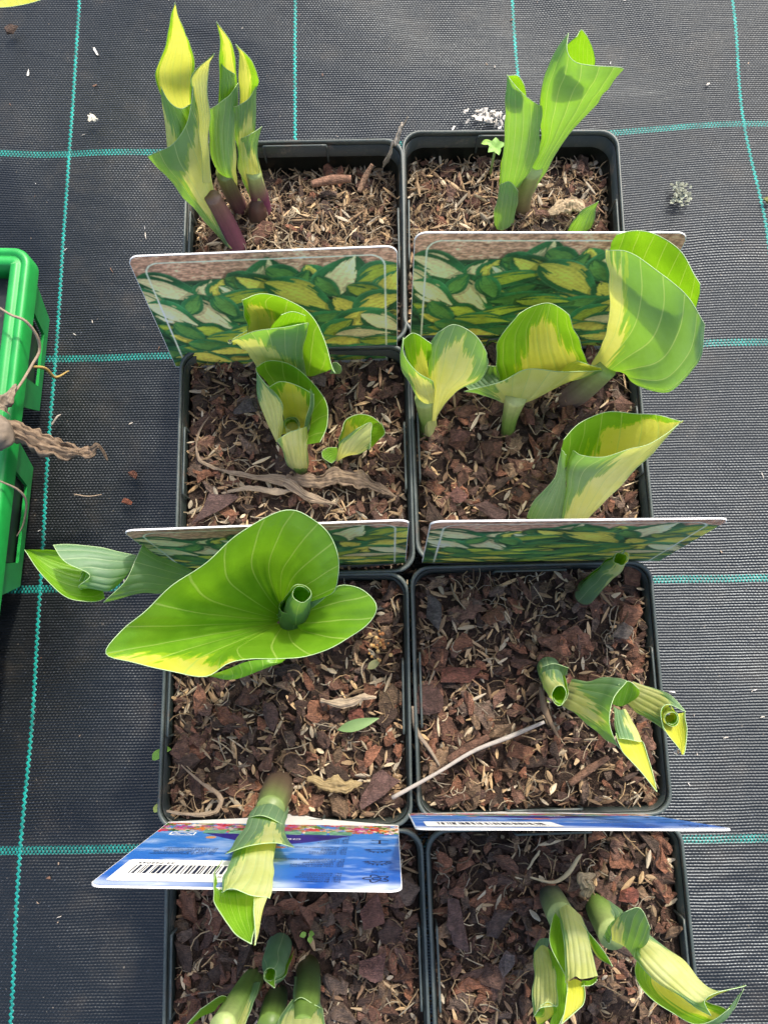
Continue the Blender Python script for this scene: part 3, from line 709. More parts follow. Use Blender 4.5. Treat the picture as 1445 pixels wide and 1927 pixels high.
D.leaf((P_, C4, [([(440, 650), (550, 630), (690, 620), (805, 592)], 12.2), ([(421, 560), (540, 545), (660, 530), (780, 525)], 14), ([(445, 470), (540, 440), (640, 420), (750, 450)], 15.5), ([(515, 372), (590, 338), (650, 332), (722, 380)], 16.6)], 'in', -.14, (.15, .62, .5, .22, -.5), 'TLR'),
       (P_, C4, [([(330, 700), (390, 680), (445, 650)], 12.3), ([(300, 665), (350, 635), (428, 612)], 12.6), ([(308, 612), (365, 588), (424, 588)], 13)], 'out', -.1, None, 'TL'),
       (P_, C4, [([(688, 615), (760, 620), (862, 607)], 12.7), ([(720, 585), (780, 588), (855, 601)], 13.0), ([(755, 566), (795, 580), (850, 598)], 13.3)], 'in', .1, (0, 2, 2), 'T'),
       (P_, C4, [([(450, 740), (480, 755), (520, 750), (545, 730)], 11.0), ([(390, 712), (470, 700), (600, 712), (660, 680)], 11.7), ([(288, 690), (440, 655), (550, 602), (700, 612), (864, 605)], 12.8)], 'out', .12, (.15, 1.2, .85, .62), 'TL', {'ew': .0002}), label="broad upright green leaf with a folded cream front")
D.stem(C4, [(690, 745, 9.0, 46), (770, 690, 10.3, 50), (880, 600, 12.3, 40)], [(.10, .06, .05), (.16, .13, .10), PGR], "thick purplish stem of the large leaf")
D.leaf((P_, C4, [([(880, 130), (970, 135), (1070, 195), (1245, 352)], 19.2), ([(900, 85), (1010, 80), (1130, 180), (1264, 300)], 20), ([(920, 50), (985, 30), (1080, 48), (1185, 120), (1262, 255)], 20.8)], 'in', -.12, None, 'TR'),
       (P_, C4, [([(812, 585), (850, 612), (890, 615), (950, 605)], 11.5), ([(868, 480), (940, 510), (985, 590), (1000, 670)], (14, 14.5)), ([(891, 340), (990, 400), (1090, 520), (1130, 690)], (16.6, 16.6)), ([(886, 210), (1000, 260), (1140, 380), (1250, 580)], 18.6), ([(872, 112), (960, 116), (1060, 178), (1200, 290), (1284, 420)], 20)], 'out', .16, (-.95, .9, .65, .5, .35, .25), 'TLR'), label="largest leaf of its plant, green with a yellow midrib")
D.leaf((P_, C4, [([(700, 1020), (745, 970), (850, 975), (980, 945), (1100, 885), (1185, 822)], 13.8), ([(690, 940), (770, 880), (870, 860), (1000, 850), (1100, 840), (1188, 819)], 15), ([(697, 895), (780, 818), (880, 778), (1000, 785), (1090, 792), (1190, 817)], 16)], 'in', -.08, (.4, .8, .55, -.3), 'T'),
       (P_, C4, [([(545, 1225), (600, 1240), (695, 1240)], 9.6), ([(578, 1150), (640, 1155), (706, 1130)], 11.5), ([(664, 1040), (685, 1045), (710, 1045)], 13.2), ([(688, 935), (698, 940), (706, 960)], 15)], 'out', .3, None, 'TL'),
       (P_, C4, [([(690, 1240), (740, 1245), (785, 1235)], 9.8), ([(703, 1100), (780, 1115), (885, 1130)], 12), ([(708, 1010), (830, 1020), (985, 1025)], 13.4), ([(740, 932), (775, 955), (870, 962), (970, 930), (1060, 906), (1190, 817)], (14.6, 15.6))], 'out', .2, (.5, 1.2, .7, .35, .5), 'TLR'), label="pointed green and yellow leaf opening to the outer side")

# ---- pot E : big funnel leaf, left roll, front cone
E = Plant('E', "young hosta with the largest bright green funnel leaf, a side roll and a front cone")
OUTL = [(1056, 352), (1085, 342), (1130, 320), (1146, 255), (1140, 190), (1110, 118), (1060, 72), (985, 38), (900, 58), (780, 130), (680, 222), (560, 302), (470, 390), (390, 455), (333, 536), (430, 568), (560, 600), (680, 618), (760, 572), (840, 556), (940, 556), (1040, 545), (1150, 500), (1240, 438), (1276, 370), (1225, 312), (1150, 300), (1085, 350), (1052, 378)]
OZ = [16, 16.4, 17.2, 18, 18.6, 19, 19.2, 19.4, 19.5, 19.5, 19.3, 19.2, 19.2, 19.2, 19.4, 18.7, 18.4, 18.3, 18.1, 17.7, 17.2, 17, 17, 17.2, 17.4, 17.2, 17, 16.4, 15.8]
HUB = np.array([960., 425.])
def ringrow(f, dz, sweep):
    sweep *= 3.0
    pts = []; zs = []
    for (x, y), z in zip(OUTL, OZ):
        p = HUB + (np.array([x, y]) - HUB) * f
        far = np.hypot(x - HUB[0], y - HUB[1]) / 640
        p = p + np.array([-1, .18]) * sweep * (1 if x > 500 else .3) * (1 if y < 440 or x < 900 else .35)
        pts.append(tuple(p)); zs.append(13.2 + (z - 13.2) * dz)
    return pts, zs
NU = 131
E.leaf((P_, C5, [ringrow(.05, .0, 0), ringrow(.25, .22, 14), ringrow(.55, .55, 26), ringrow(.82, .86, 14), ringrow(1, 1, 0)], 'in', 0, (.55, -1.2, -.6, -.05, .35, .45), 'T', {'ew': .00016, 'vk': 3.3, 'rib': .00045}),
       (P_, C5, [([(685, 617), (760, 590), (840, 562), (960, 556)], (18.3, 17.2)), ([(690, 620), (770, 612), (850, 590), (950, 562)], 17.4), ([(690, 622), (765, 630), (845, 608), (950, 566)], 17.2)], 'in', .06, None, ''), label="largest leaf of the picture, a bright green ribbed funnel with a rim painted pale as a highlight")
NU = 43
E.leaf((R_, C5, [(985, 460, 12.0, 50), (990, 400, 14, 58), (995, 345, 16, 56)], {'turns': 1.1, 'slant': .35, 'tip': .5}),
       (R_, C5, [(995, 440, 12.5, 44), (1000, 380, 15, 50), (1008, 326, 17.6, 29)], {'turns': 1.4, 'slant': .05, 'tip': 2.5}), label="pale rolled bud standing in the funnel leaf")
NU = 43
E.leaf((P_, C5, [([(640, 250), (600, 280), (560, 330)], 12.5), ([(560, 216), (545, 260), (500, 328)], 14), ([(505, 190), (485, 240), (425, 333)], 15), ([(461, 153), (440, 205), (400, 285), (325, 354)], 15.6)], 'out', .25, None, 'T'),
       (P_, C5, [([(300, 200), (310, 260), (330, 345)], 15.2), ([(200, 185), (240, 270), (290, 358)], 15.6), ([(130, 175), (150, 240), (200, 345)], 16), ([(75, 170), (90, 200), (120, 275)], 16.2), ([(52, 173)], 16.4)], 'in', -.2, None, 'R'),
       (P_, C5, [([(440, 195), (430, 220), (410, 260), (375, 300)], 15.4), ([(340, 175), (350, 220), (350, 270), (345, 315)], 16), ([(240, 157), (265, 210), (290, 262), (290, 308)], 16.3), ([(150, 160), (190, 215), (277, 263), (240, 303)], 16.6)], 'out', .25, None, 'TL'),
       (R_, C5, [(330, 285, 15.0, 26), (245, 268, 15.6, 40)], {'turns': 1.2, 'slant': .1}), label="plain green rolled leaf lying out over the cloth")
NU = 43
E.stem(C7, [(852, 60, 8.9, 58), (826, 130, 11.3, 62), (806, 190, 13.2, 58)], [(.07, .042, .035), (.11, .09, .05), (.14, .20, .06)], "brown based stem of the front cone")
E.leaf((P_, C7, [([(780, 118), (830, 112), (880, 165)], 11.4), ([(745, 170), (810, 165), (885, 205)], 12.8), ([(718, 215), (770, 208), (815, 222), (866, 250)], 14.2)], 'out', .42, None, 'T'), name="sheath_leaf")
E.leaf((P_, C7, [([(640, 350), (700, 360), (770, 350)], 15.8), ([(582, 440), (640, 470), (770, 470)], 19.2), ([(575, 540), (640, 560), (765, 550)], 21.6), ([(602, 620), (660, 630), (752, 615)], 22.6), ([(655, 688), (695, 690), (752, 675)], 23.2), ([(739, 742)], 23.8)], 'in', -.12, None, 'LR', {'ew': .00016}),
       (P_, C7, [([(660, 350), (730, 325), (790, 318), (833, 322)], 17.2), ([(622, 445), (700, 440), (770, 445), (815, 445)], 20.4), ([(606, 525), (650, 506), (730, 535), (798, 540)], 22.2)], 'out', .26, (.2, .6, .75, .9), 'T'),
       (P_, C7, [([(740, 540), (770, 535), (799, 535)], 22.2), ([(745, 620), (762, 620), (777, 615)], 23.0), ([(742, 690), (748, 690), (756, 690)], 23.5), ([(739, 743)], 23.8)], 'out', .3, (0, 2, 2, 2), 'L', {'ew': .00016}),
       (P_, C7, [([(722, 205), (800, 220), (868, 240)], 14.0), ([(690, 275), (780, 272), (872, 280)], 15.9), ([(618, 366), (720, 332), (830, 320), (900, 341)], (18.6, 18.0))], 'out', .28, (.2, .0, .3, .2), 'T'), label="yellow green cone pointing down in front of the blue tag")

# ---- pot F : small rolls
F = Plant('F', "young hosta with small curled shoots in the pot with the grey twig")
F.stem(C6, [(765, 310, 9.0, 38), (785, 260, 10.2, 40), (800, 230, 11, 38)], [BRN, (.10, .06, .04), DGR])
F.leaf((R_, C6, [(785, 262, 10.4, 40), (850, 195, 12.6, 36), (905, 145, 14.4, 31), (940, 108, 15.8, 26)], {'turns': 1.4, 'slant': .1, 'tip': 2.2, 'cream': (.3, -.3, .1, .5)}), drop=(C6, 945, 84, 15.6, .08), label="thin rolled shoot on a brown base")
F.stem(C6, [(630, 545, 9.0, 42), (640, 580, 10.2, 44), (655, 620, 11.4, 40)], [(.05, .04, .04), DGR, GRN])
F.leaf((R_, C6, [(640, 560, 10.4, 46), (655, 610, 11.8, 44), (672, 655, 13.4, 36), (684, 690, 14.8, 27)], {'turns': 1.45, 'slant': .12, 'tip': 2.8, 'cream': (.2, -.2, .4)}), (P_, C6, [([(600, 600), (650, 610), (715, 590)], 11.2), ([(612, 560), (660, 545), (722, 560)], 11.8)], 'out', .3, None, 'T'), drop=(C6, 641, 696, 14.4, .11))
F.stem(C6, [(660, 660, 9.2, 34), (720, 665, 10.6, 38), (790, 680, 12, 46)], [BRN, DGR, PGR])
F.leaf((P_, C6, [([(902, 712), (940, 720), (990, 695)], 15), ([(905, 660), (955, 672), (1008, 668)], 15.4), ([(925, 628), (970, 618), (1010, 652)], 15.8)], 'in', -.2, None, 'T'),
       (P_, C6, [([(905, 720), (930, 735), (955, 730)], 15.2), ([(912, 800), (950, 795), (992, 790)], 16.2), ([(923, 852), (970, 858), (1022, 872)], 17)], 'out', .25, (.7, .2, .6, .4), 'T'),
       (P_, C6, [([(915, 830), (960, 850), (1020, 860)], 16.6), ([(930, 880), (975, 880), (1032, 890)], 17.2), ([(965, 935), (1010, 950), (1058, 970)], 18), ([(1086, 1064)], 18.8)], 'in', -.2, (0, .75, .8, .9), 'LR', {'ew': .00016}),
       (P_, C6, [([(735, 608), (715, 650), (690, 715)], 11), ([(800, 610), (780, 680), (755, 758)], 12.6), ([(880, 606), (850, 720), (845, 830)], 14.2), ([(960, 615), (905, 690), (890, 790), (925, 895)], (15.8, 16.4))], 'out', .25, (.3, .9, .35, .1, -.2), 'TLR'), label="mottled green leaf ending in a bright yellow tongue")
F.leaf((P_, C6, [([(985, 618), (975, 660), (962, 708)], 12), ([(1060, 648), (1040, 700), (1018, 748)], 13.2), ([(1140, 684), (1110, 735), (1088, 790)], 14.6), ([(1203, 738), (1130, 712), (1100, 745), (1112, 822)], 15.6)], 'out', .3, (-.1, 1.2, .8, .4, .0), 'TLR'),
       (P_, C6, [([(1105, 760), (1150, 755), (1200, 745)], 15), ([(1120, 830), (1165, 825), (1207, 800)], 15.6), ([(1158, 882), (1180, 872), (1200, 850)], 16), ([(1184, 918)], 16.4)], 'in', -.22, (-.1, .7, .9, .9), 'LR'),
       (R_, C6, [(1110, 740, 14.2, 30), (1148, 774, 15.8, 24)], {'turns': 1.5, 'slant': .06, 'cream': (0, 1, .3)}), drop=(C6, 1165, 907, 16.2, .11))

# ---- pot G : shoots cut by the front of the picture
G = Plant('G', "young hosta with a small central roll and three stout shoots, nearest the front")
G.stem(C7, [(856, 720, 9.0, 40), (845, 760, 10.2, 42), (830, 800, 11.4, 40)], [(.03, .05, .02), DGR, GRN])
G.leaf((R_, C7, [(848, 745, 10, 46), (832, 800, 11.6, 46), (818, 850, 13, 34), (806, 872, 13.8, 20)], {'turns': 1.5, 'slant': .12, 'tip': 2.6}), (P_, C7, [([(800, 830), (812, 840), (830, 830)], 12.8), ([(790, 880), (808, 888), (832, 870)], 13.6), ([(826, 910)], 14.2)], 'in', -.2, None, 'LR'))
G.stem(C7, [(755, 855, 9.0, 34), (720, 910, 10.6, 42), (670, 990, 12.8, 46), (610, 1085, 15, 48)], [BRN, GRN, GRN, PGR])
G.leaf((P_, C7, [([(640, 960), (600, 985), (580, 1010)], 12.6), ([(600, 960), (540, 1000), (510, 1050)], 14), ([(520, 1000), (470, 1060), (430, 1110)], 15)], 'in', -.1, None, 'LT'),
       (P_, C7, [([(690, 890), (720, 900), (768, 890)], 11.2), ([(620, 980), (680, 990), (740, 980)], 13), ([(590, 1110), (640, 1120), (700, 1090)], 15.2)], 'out', .3, (0, .0, .4, .9), 'LR'))
G.stem(C7, [(965, 820, 9.2, 42), (962, 900, 11, 47), (955, 1000, 13.2, 47), (940, 1090, 15, 45)], [(.06, .05, .02), DGR, GRN, GRN])
G.leaf((P_, C7, [([(905, 870), (960, 870), (1012, 870)], 10.8), ([(900, 950), (960, 955), (1016, 962)], 12.5), ([(898, 975), (935, 958), (985, 985), (1020, 1002)], 13.4)], 'out', .4, None, 'T'),
       (P_, C7, [([(905, 960), (960, 975), (1016, 990)], 12.6), ([(860, 1020), (940, 1020), (1024, 1020)], 14), ([(825, 1110), (930, 1110), (1030, 1110)], 16)], 'out', .3, (0, -.1, .5, .9), 'LR'))
G.stem(C7, [(840, 930, 9.2, 36), (825, 990, 10.6, 44), (805, 1080, 12.4, 46)], [(.03, .035, .02), DGR, GRN])

# ---- pot H
H = Plant('H', "young hosta with a clustered cream roll and a long roll drooping over the pot rim")
H.stem(C8, [(575, 415, 9.0, 40), (592, 455, 10.4, 46), (625, 520, 12, 50)], [(.045, .05, .045), (.08, .10, .06), PGR], "dark green stem")
H.leaf((P_, C8, [([(640, 455), (660, 480), (690, 520)], 11.5), ([(705, 545), (720, 575), (735, 610)], 13.2), ([(775, 635), (770, 660), (765, 680)], 14.4), ([(824, 716)], 15.2)], 'in', .1, (.8, .3, .3, .2), 'LR'),
       (P_, C8, [([(600, 500), (620, 520), (640, 560)], 12), ([(575, 545), (600, 590), (640, 640)], 13.2), ([(585, 640), (612, 670), (645, 700)], 14.4), ([(640, 755)], 15.4)], 'in', -.15, None, 'LR'),
       (P_, C8, [([(612, 490), (650, 470), (700, 510)], 12.2), ([(632, 590), (680, 590), (738, 600)], 14), ([(642, 700), (700, 700), (757, 690)], 15.6), ([(645, 785), (680, 755), (705, 765), (772, 752)], 16.6)], 'out', .34, (.1, .9, .6, .7, .8), 'LR'),
       (P_, C8, [([(705, 770), (735, 770), (765, 755)], 15.8), ([(706, 790), (740, 790), (773, 770)], 16.2)], 'in', -.2, None, 'T'),
       (P_, C8, [([(648, 775), (680, 765), (712, 780)], 16), ([(648, 850), (680, 850), (715, 855)], 16.8), ([(640, 900), (665, 905), (695, 890)], 17.2), ([(622, 945)], 17.6)], 'in', -.25, (-.2, .8, .9, .9), 'LR', {'ew': .00016}), label="cream roll ending in a yellow tongue")
H.leaf((P_, C8, [([(570, 640), (590, 660), (610, 700)], 12), ([(590, 720), (620, 740), (645, 760)], 13.2), ([(598, 850), (620, 860), (648, 850)], 14.6), ([(580, 960), (600, 970), (620, 945)], 15.5)], 'in', -.1, None, 'R'),
       (P_, C8, [([(515, 660), (545, 630), (572, 640)], 11.4), ([(517, 740), (550, 730), (590, 720)], 13), ([(512, 840), (550, 830), (601, 820)], 14.6), ([(512, 915), (530, 890), (545, 878), (602, 870)], 15.4)], 'out', .36, (.1, .8, .9, .6), 'TLR'),
       (P_, C8, [([(512, 900), (525, 930), (530, 960)], 15), ([(540, 890), (570, 920), (600, 900)], 15.2), ([(545, 865), (572, 855), (603, 872)], 15.6)], 'in', -.15, (0, .5, .5), 'T'), 
       (P_, C8, [([(515, 670), (530, 680), (560, 690)], 11), ([(515, 640), (540, 605), (580, 600)], 11.6)], 'out', .3, None, ''))
H.stem(C8, [(745, 445, 9.0, 32), (780, 500, 10.4, 46), (830, 590, 12.2, 52)], [(.045, .06, .025), GRN, PGR])
H.leaf((P_, C8, [([(725, 450), (760, 435), (800, 440)], 9.6), ([(750, 530), (800, 500), (865, 495)], 11.2), ([(800, 615), (815, 620), (828, 560), (850, 510)], 12.4)], 'out', .3, None, 'T'), name="sheath_leaf")
H.leaf((P_, C8, [([(822, 610), (880, 640), (920, 690)], 12.2), ([(825, 560), (895, 580), (945, 650)], 13.4), ([(840, 520), (910, 520), (965, 610)], 14.2), ([(870, 497), (935, 482), (978, 560)], 14.8)], 'out', .2, (-.8, .8, .3, -.2), 'TL'),
       (P_, C8, [([(925, 680), (990, 720), (1060, 700)], 12.6), ([(915, 740), (1000, 800), (1120, 790)], 13.4), ([(945, 810), (1060, 860), (1190, 850)], 14.3), ([(1040, 888), (1150, 915), (1260, 870)], 15), ([(1170, 938), (1260, 937), (1300, 880)], 15.6), ([(1290, 880), (1325, 830), (1350, 808)], 16.2)], 'in', -.16, (.3, .5, .45, .1, -.2), 'LR'),
       (P_, C8, [([(918, 650), (950, 610), (975, 590)], 13.2), ([(925, 690), (1010, 670), (1090, 680)], 14), ([(1020, 790), (1090, 760), (1180, 770)], 14.8), ([(1120, 850), (1180, 850), (1215, 830), (1260, 812)], 15.6), ([(1215, 910), (1190, 850), (1250, 815), (1362, 795)], 16.4)], 'out', .26, (.1, .3, .85, .9, .5, .1), 'TL'), label="long pale rolled leaf drooping past the pot rim", drop=(C8, 1341, 792, 16.2, .08))

# ------------------------------------------------------------------ plant tags
LW, LH, LT = .102, .118, .00032
def hsh(i, k): return (math.sin(i * 127.1 + k * 311.7) * 43758.5453) % 1
def vn(X, Y, seed=0):
    xi = np.floor(X); yi = np.floor(Y); fx = X - xi; fy = Y - yi; fx = fx * fx * (3 - 2 * fx); fy = fy * fy * (3 - 2 * fy)
    h = lambda a, b: np.mod(np.sin(a * 127.1 + b * 311.7 + seed * 74.7) * 43758.5453, 1)
    return (h(xi, yi) * (1 - fx) + h(xi + 1, yi) * fx) * (1 - fy) + (h(xi, yi + 1) * (1 - fx) + h(xi + 1, yi + 1) * fx) * fy
def rounded(X, Y, w, h, r):
    dx = np.abs(X) - (w / 2 - r); dy = np.abs(Y + h / 2) - (h / 2 - r)
    return np.hypot(np.maximum(dx, 0), np.maximum(dy, 0)) + np.minimum(np.maximum(dx, dy), 0) - r
def picture_front():
    nx, ny = 340, 260; ph = .0722
    X, Y = np.meshgrid(np.linspace(-LW / 2 + .0003, LW / 2 - .0003, nx), np.linspace(-.0003, -ph, ny))
    t = vn(X * 500 + Y * 200, Y * 1900, 1) * .6 + vn(X * 1400 - Y * 900, Y * 3200, 2) * .5
    img = np.array([.13, .055, .03]) + (t[..., None] ** 1.6) * np.array([.75, .48, .33])
    rg = np.random.default_rng(11)
    low = np.clip((-Y - .0125 - .003 * vn(X * 160, Y * 0, 8)) * 900, 0, 1)[..., None]
    img = img * (1 - low) + low * (np.array([.006, .035, .016]) + .05 * vn(X * 260, Y * 420, 14)[..., None] ** 2 * np.array([.6, 1.5, .5]))
    leaves = []
    HAND = [(240, 1255, -22, 280, .42, .9), (120, 1300, -30, 200, .4, .8), (400, 1255, 60, 130, .5, .95), (470, 1265, 65, 150, .45, .5), (520, 1280, -40, 120, .4, .9), (700, 1205, 80, 190, .62, .95), (610, 1230, -15, 170, .5, .1),
            (800, 1215, -35, 170, .5, .1), (930, 1230, -70, 160, .45, .55), (870, 1240, 60, 140, .5, .1), (1070, 1230, 75, 260, .60, .75), (1240, 1225, 20, 200, .5, .4), (1290, 1270, 70, 180, .5, .55), (680, 1275, -42, 260, .36, .5), (990, 1270, -60, 150, .4, .1),
            (570, 1300, 5, 300, .22, .3), (1180, 1300, -35, 190, .42, .3), (850, 1310, -33, 330, .34, .62), (1060, 1360, -60, 150, .6, .45), (400, 1370, -50, 290, .44, .97), (310, 1320, 50, 150, .4, .1), (480, 1340, -70, 170, .4, .15), (1240, 1350, 25, 260, .42, .5),
            (200, 1370, -35, 240, .4, .7), (640, 1380, 8, 260, .25, .15), (960, 1400, 6, 240, .3, .1), (760, 1400, -8, 230, .28, .3), (1130, 1420, 18, 280, .33, .45), (1260, 1440, -25, 240, .4, .85), (370, 1450, -30, 150, .5, .35), (560, 1450, 8, 260, .22, .3), (260, 1450, -55, 180, .35, .1),
            (880, 1450, -5, 260, .25, .2), (1010, 1460, 35, 190, .45, .35), (1150, 1490, 5, 250, .28, .7), (700, 1480, 0, 260, .22, .1), (470, 1490, -12, 240, .3, .3), (350, 1520, -20, 220, .3, .2), (860, 1520, 10, 240, .25, .4), (1060, 1530, 3, 240, .22, .65), (1240, 1530, -12, 200, .3, .3),
            (560, 1540, 5, 240, .25, .15), (440, 1560, -8, 220, .25, .5), (740, 1560, 0, 230, .2, .3), (960, 1570, 8, 240, .25, .2), (1150, 1580, -6, 240, .25, .55), (640, 1600, 4, 240, .25, .3), (300, 1590, -15, 220, .3, .6), (850, 1610, -6, 240, .25, .5), (1080, 1630, 3, 240, .22, .4), (1240, 1620, 8, 200, .3, .2), (480, 1640, 0, 240, .25, .4), (700, 1660, 5, 240, .22, .2), (950, 1670, -5, 240, .25, .5)]
    for q in range(150):
        x = rg.uniform(-.052, .052); y = rg.uniform(-.088, -.016)
        leaves.append((x, y, rg.uniform(-.6, .6), rg.uniform(.014, .026), rg.uniform(.2, .4), rg.uniform(0, .6), rg.uniform(.6, 1.)))
    leaves.sort(key=lambda l: -l[1])
    for hx, hy, ha, hl, hw_, ht in HAND:
        leaves.append(((hx - 708) / 1225 * LW, -(hy - 1120) / 460 * .066, math.radians(ha), hl * 1.22 / 1225 * LW, hw_, ht, rg.uniform(.85, 1.15)))
    for x, y, a, L, wd, tone, br in leaves:
        ca, sa = math.cos(a), math.sin(a)
        s = (X - x) * ca + (Y - y) * sa; q = -(X - x) * sa + (Y - y) * ca
        s = s / L + .5; q = q + .06 * L * np.sin(3 * s + tone * 6)
        ok = (s > 0) & (s < 1)
        hw = wd * L * np.where(ok, np.sin(np.pi * np.clip(s, 0, 1) ** .75) ** .8, 0) * .75
        m = ok & (np.abs(q) < hw)
        uu = np.where(m, q / (hw + 1e-9), 0)
        jag = vn(uu * 7 + tone * 50, s * 1.6 + tone * 9, 5) * .8 + vn(uu * 17 + tone * 31, s * 3.5, 6) * .45
        cm = m & (np.abs(uu) < 1.12 - 1.2 * np.abs(s - .42) ** 1.3 - jag * .75) if tone > .05 else m & (np.abs(uu) < .12)
        g = np.array([.016, .090, .030]) * (.45 + 1.5 * vn(X * 140 + tone * 9, Y * 140, 7))[..., None] * br + np.array([.0, .012, .004])
        g = g * (1 + .10 * np.cos(uu * 24) + .3 * uu)[..., None] + ((np.abs(uu) > .92) * 1.)[..., None] * np.array([.03, .06, .04])
        k = (np.array([.84, .76, .40]) if tone > .66 else np.array([.64, .60, .10]) if tone > .42 else np.array([.34, .44, .05]) if tone > .22 else np.array([.10, .26, .06])) * br
        k = k * (.86 + .06 * np.cos(uu * 26) - .22 * np.abs(uu) + .15 * uu * (1 if tone * 10 % 1 > .5 else -1) + .3 * (vn(X * 200, Y * 130, 12) - .4))[..., None]
        sh = (s > -.04) & (s < 1.06) & (np.abs(q + .0006) < wd * L * .75 * np.sin(np.pi * np.clip(s, .03, .97) ** .75) ** .8 + .0009)
        img = np.where((sh & ~m)[..., None], img * .6, img)
        img = np.where(m[..., None], g, img); img = np.where(cm[..., None], k, img)
    # thin pale frame line
    dd = rounded(X, Y + .0040, LW - .010, .16, .006)
    img = np.where((np.abs(dd) < .00032)[..., None], np.array([.62, .70, .55]), img)
    dm = rounded(X, Y, LW - .0004, .3, .0045)
    gr = vn(X * 900, Y * 1400, 21) * .6 + vn(X * 2300, Y * 3000, 22) * .4
    img = img * (.72 + .56 * gr)[..., None] * (.75 + .5 * vn(X * 70, Y * 90, 23))[..., None]
    soft = img.copy(); soft[1:-1, 1:-1] = (img[1:-1, 1:-1] * 2 + img[:-2, 1:-1] + img[2:, 1:-1] + img[1:-1, :-2] + img[1:-1, 2:]) / 6; img = soft
    return X, Y, np.clip(img * np.array([1.75, 1.6, 1.5]) + .014, .004, .92), dm
def picture_back():
    nx, ny = 340, 300; ph = .094
    X, Y = np.meshgrid(np.linspace(-LW / 2 + .0003, LW / 2 - .0003, nx), np.linspace(-.0003, -ph, ny))   # reading view of the back
    n1 = vn(X * 60, Y * 150, 3) * .5 + vn(X * 150, Y * 330, 4) * .3 + vn(X * 380, Y * 800, 5) * .2
    g = np.clip(-Y / ph, 0, 1)[..., None]
    img = np.array([.035, .17, .58]) * (1 - g) + np.array([.10, .33, .70]) * g
    c = np.clip((n1 - .52) * 4, 0, 1)[..., None] * np.array([.8])
    band = np.exp(-((Y + .004 + .1 * 0) / .006) ** 2)[..., None] * np.clip((vn(X * 90, Y * 60, 9) * 1.4 - .2), 0, 1)[..., None]
    img = img * (1 - np.clip(c * .55 + band * .8, 0, 1)) + np.array([.78, .84, .95]) * np.clip(c * .55 + band * .8, 0, 1)
    # flowers along the bottom
    rg = np.random.default_rng(5); pal = [(.62, .06, .10), (.75, .25, .35), (.80, .30, .06), (.75, .68, .50), (.12, .28, .05), (.25, .42, .06), (.55, .12, .35), (.85, .75, .70)]
    for i in range(330):
        x = rg.uniform(-.052, .052); y = -.0790 - rg.random() ** 1.2 * .016 - .0045 * (1 - (x / .05) ** 2) * 0; r = rg.uniform(.0012, .0034)
        m = np.hypot(X - x, (Y - y) * 1.2) < r * (.8 + .3 * np.cos(5 * np.arctan2(Y - y, X - x) + i))
        img = np.where(m[..., None], np.array(pal[rg.integers(8)]) * rg.uniform(.6, 1.1), img)
    # row of small landscape pictures, then the purple crest above them
    for q in range(6):
        xc = -.0265 + q * .0106
        m = (np.abs(X - xc) < .0046) & (np.abs(Y + .0780) < .0032)
        t = vn(X * 500, Y * 1500, q)[..., None]
        img = np.where(m[..., None], np.array([.04, .22, .16]) + t * np.array([.35, .42, .33]), img)
    crest = (Y > -.0750 - 0 * X) & (Y < -.0750 + .0175 * np.clip(1 - (np.abs(X + .001) / .031) ** 1.6, 0, 1))
    img = np.where(crest[..., None], np.array([.045, .035, .30]), img)
    fl = np.hypot((X - .001) / 1.7, Y + .0535) < .0042 * (.8 + .25 * np.cos(6 * np.arctan2(Y + .0535, X)))
    img = np.where(fl[..., None], np.array([.70, .24, .12]), img)
    fl = np.hypot(X - .026, Y + .068) < .0022; img = np.where(fl[..., None], np.array([.65, .38, .2]), img)
    dm = rounded(X, Y, LW - .0004, .3, .0045)
    return X, Y, np.clip(img ** 1.3 * .82, .004, .92), dm
def gridpic(name, X, Y, img, dm, z, mirror=False):
    V = np.stack([-X if mirror else X, Y, np.full_like(X, z)], -1).reshape(-1, 3)
    ny, nx = X.shape; keep = (dm < 0).ravel()
    F = [f for f in gridfaces(ny, nx, flip=not mirror) if keep[f[0]] and keep[f[1]] and keep[f[2]] and keep[f[3]]]
    mb = MB(); mb.add(V, F, img.reshape(-1, 3)); return mb.mesh(name, True)
M_PRINT, _t, _p = newmat("printed_card"); _N = NT(_t)
_N.l(_N.n("ShaderNodeAttribute", attribute_name="Col").outputs[0], _p.inputs['Base Color']); _p.inputs['Roughness'].default_value = .38; _p.inputs['Specular IOR Level'].default_value = .35
_N.l(_N.bump(_N.noise(_N.n("ShaderNodeTexCoord").outputs['Object'], 60, 3), .08, .002), _p.inputs['Normal'])
M_CARD = pot_mat("white_card", (.78, .78, .76), (.70, .70, .69), .35)
M_INK, _t, _p = newmat("dark_ink"); _p.inputs['Base Color'].default_value = (.012, .018, .045, 1); _p.inputs['Roughness'].default_value = .4
M_WINK, _t, _p = newmat("white_ink"); _p.inputs['Base Color'].default_value = (.85, .87, .9, 1); _p.inputs['Roughness'].default_value = .4
def text_mesh(lines, size, align='LEFT', lead=1.15):
    c = bpy.data.curves.new("txt", 'FONT'); c.body = "\n".join(lines) if isinstance(lines, list) else lines
    c.size = size; c.align_x = align; c.align_y = 'TOP'; c.space_line = lead; c.resolution_u = 2
    o = bpy.data.objects.new("txt", c); COL.objects.link(o); dg = bpy.context.evaluated_depsgraph_get()
    me = bpy.data.meshes.new_from_object(o.evaluated_get(dg)); bpy.data.objects.remove(o); me.materials.clear()
    return me
def flatpoly(polys, name):
    mb = MB()
    for p in polys: mb.add(np.c_[np.array(p), np.zeros(len(p))], [list(range(len(p)))])
    return mb.mesh(name, False)
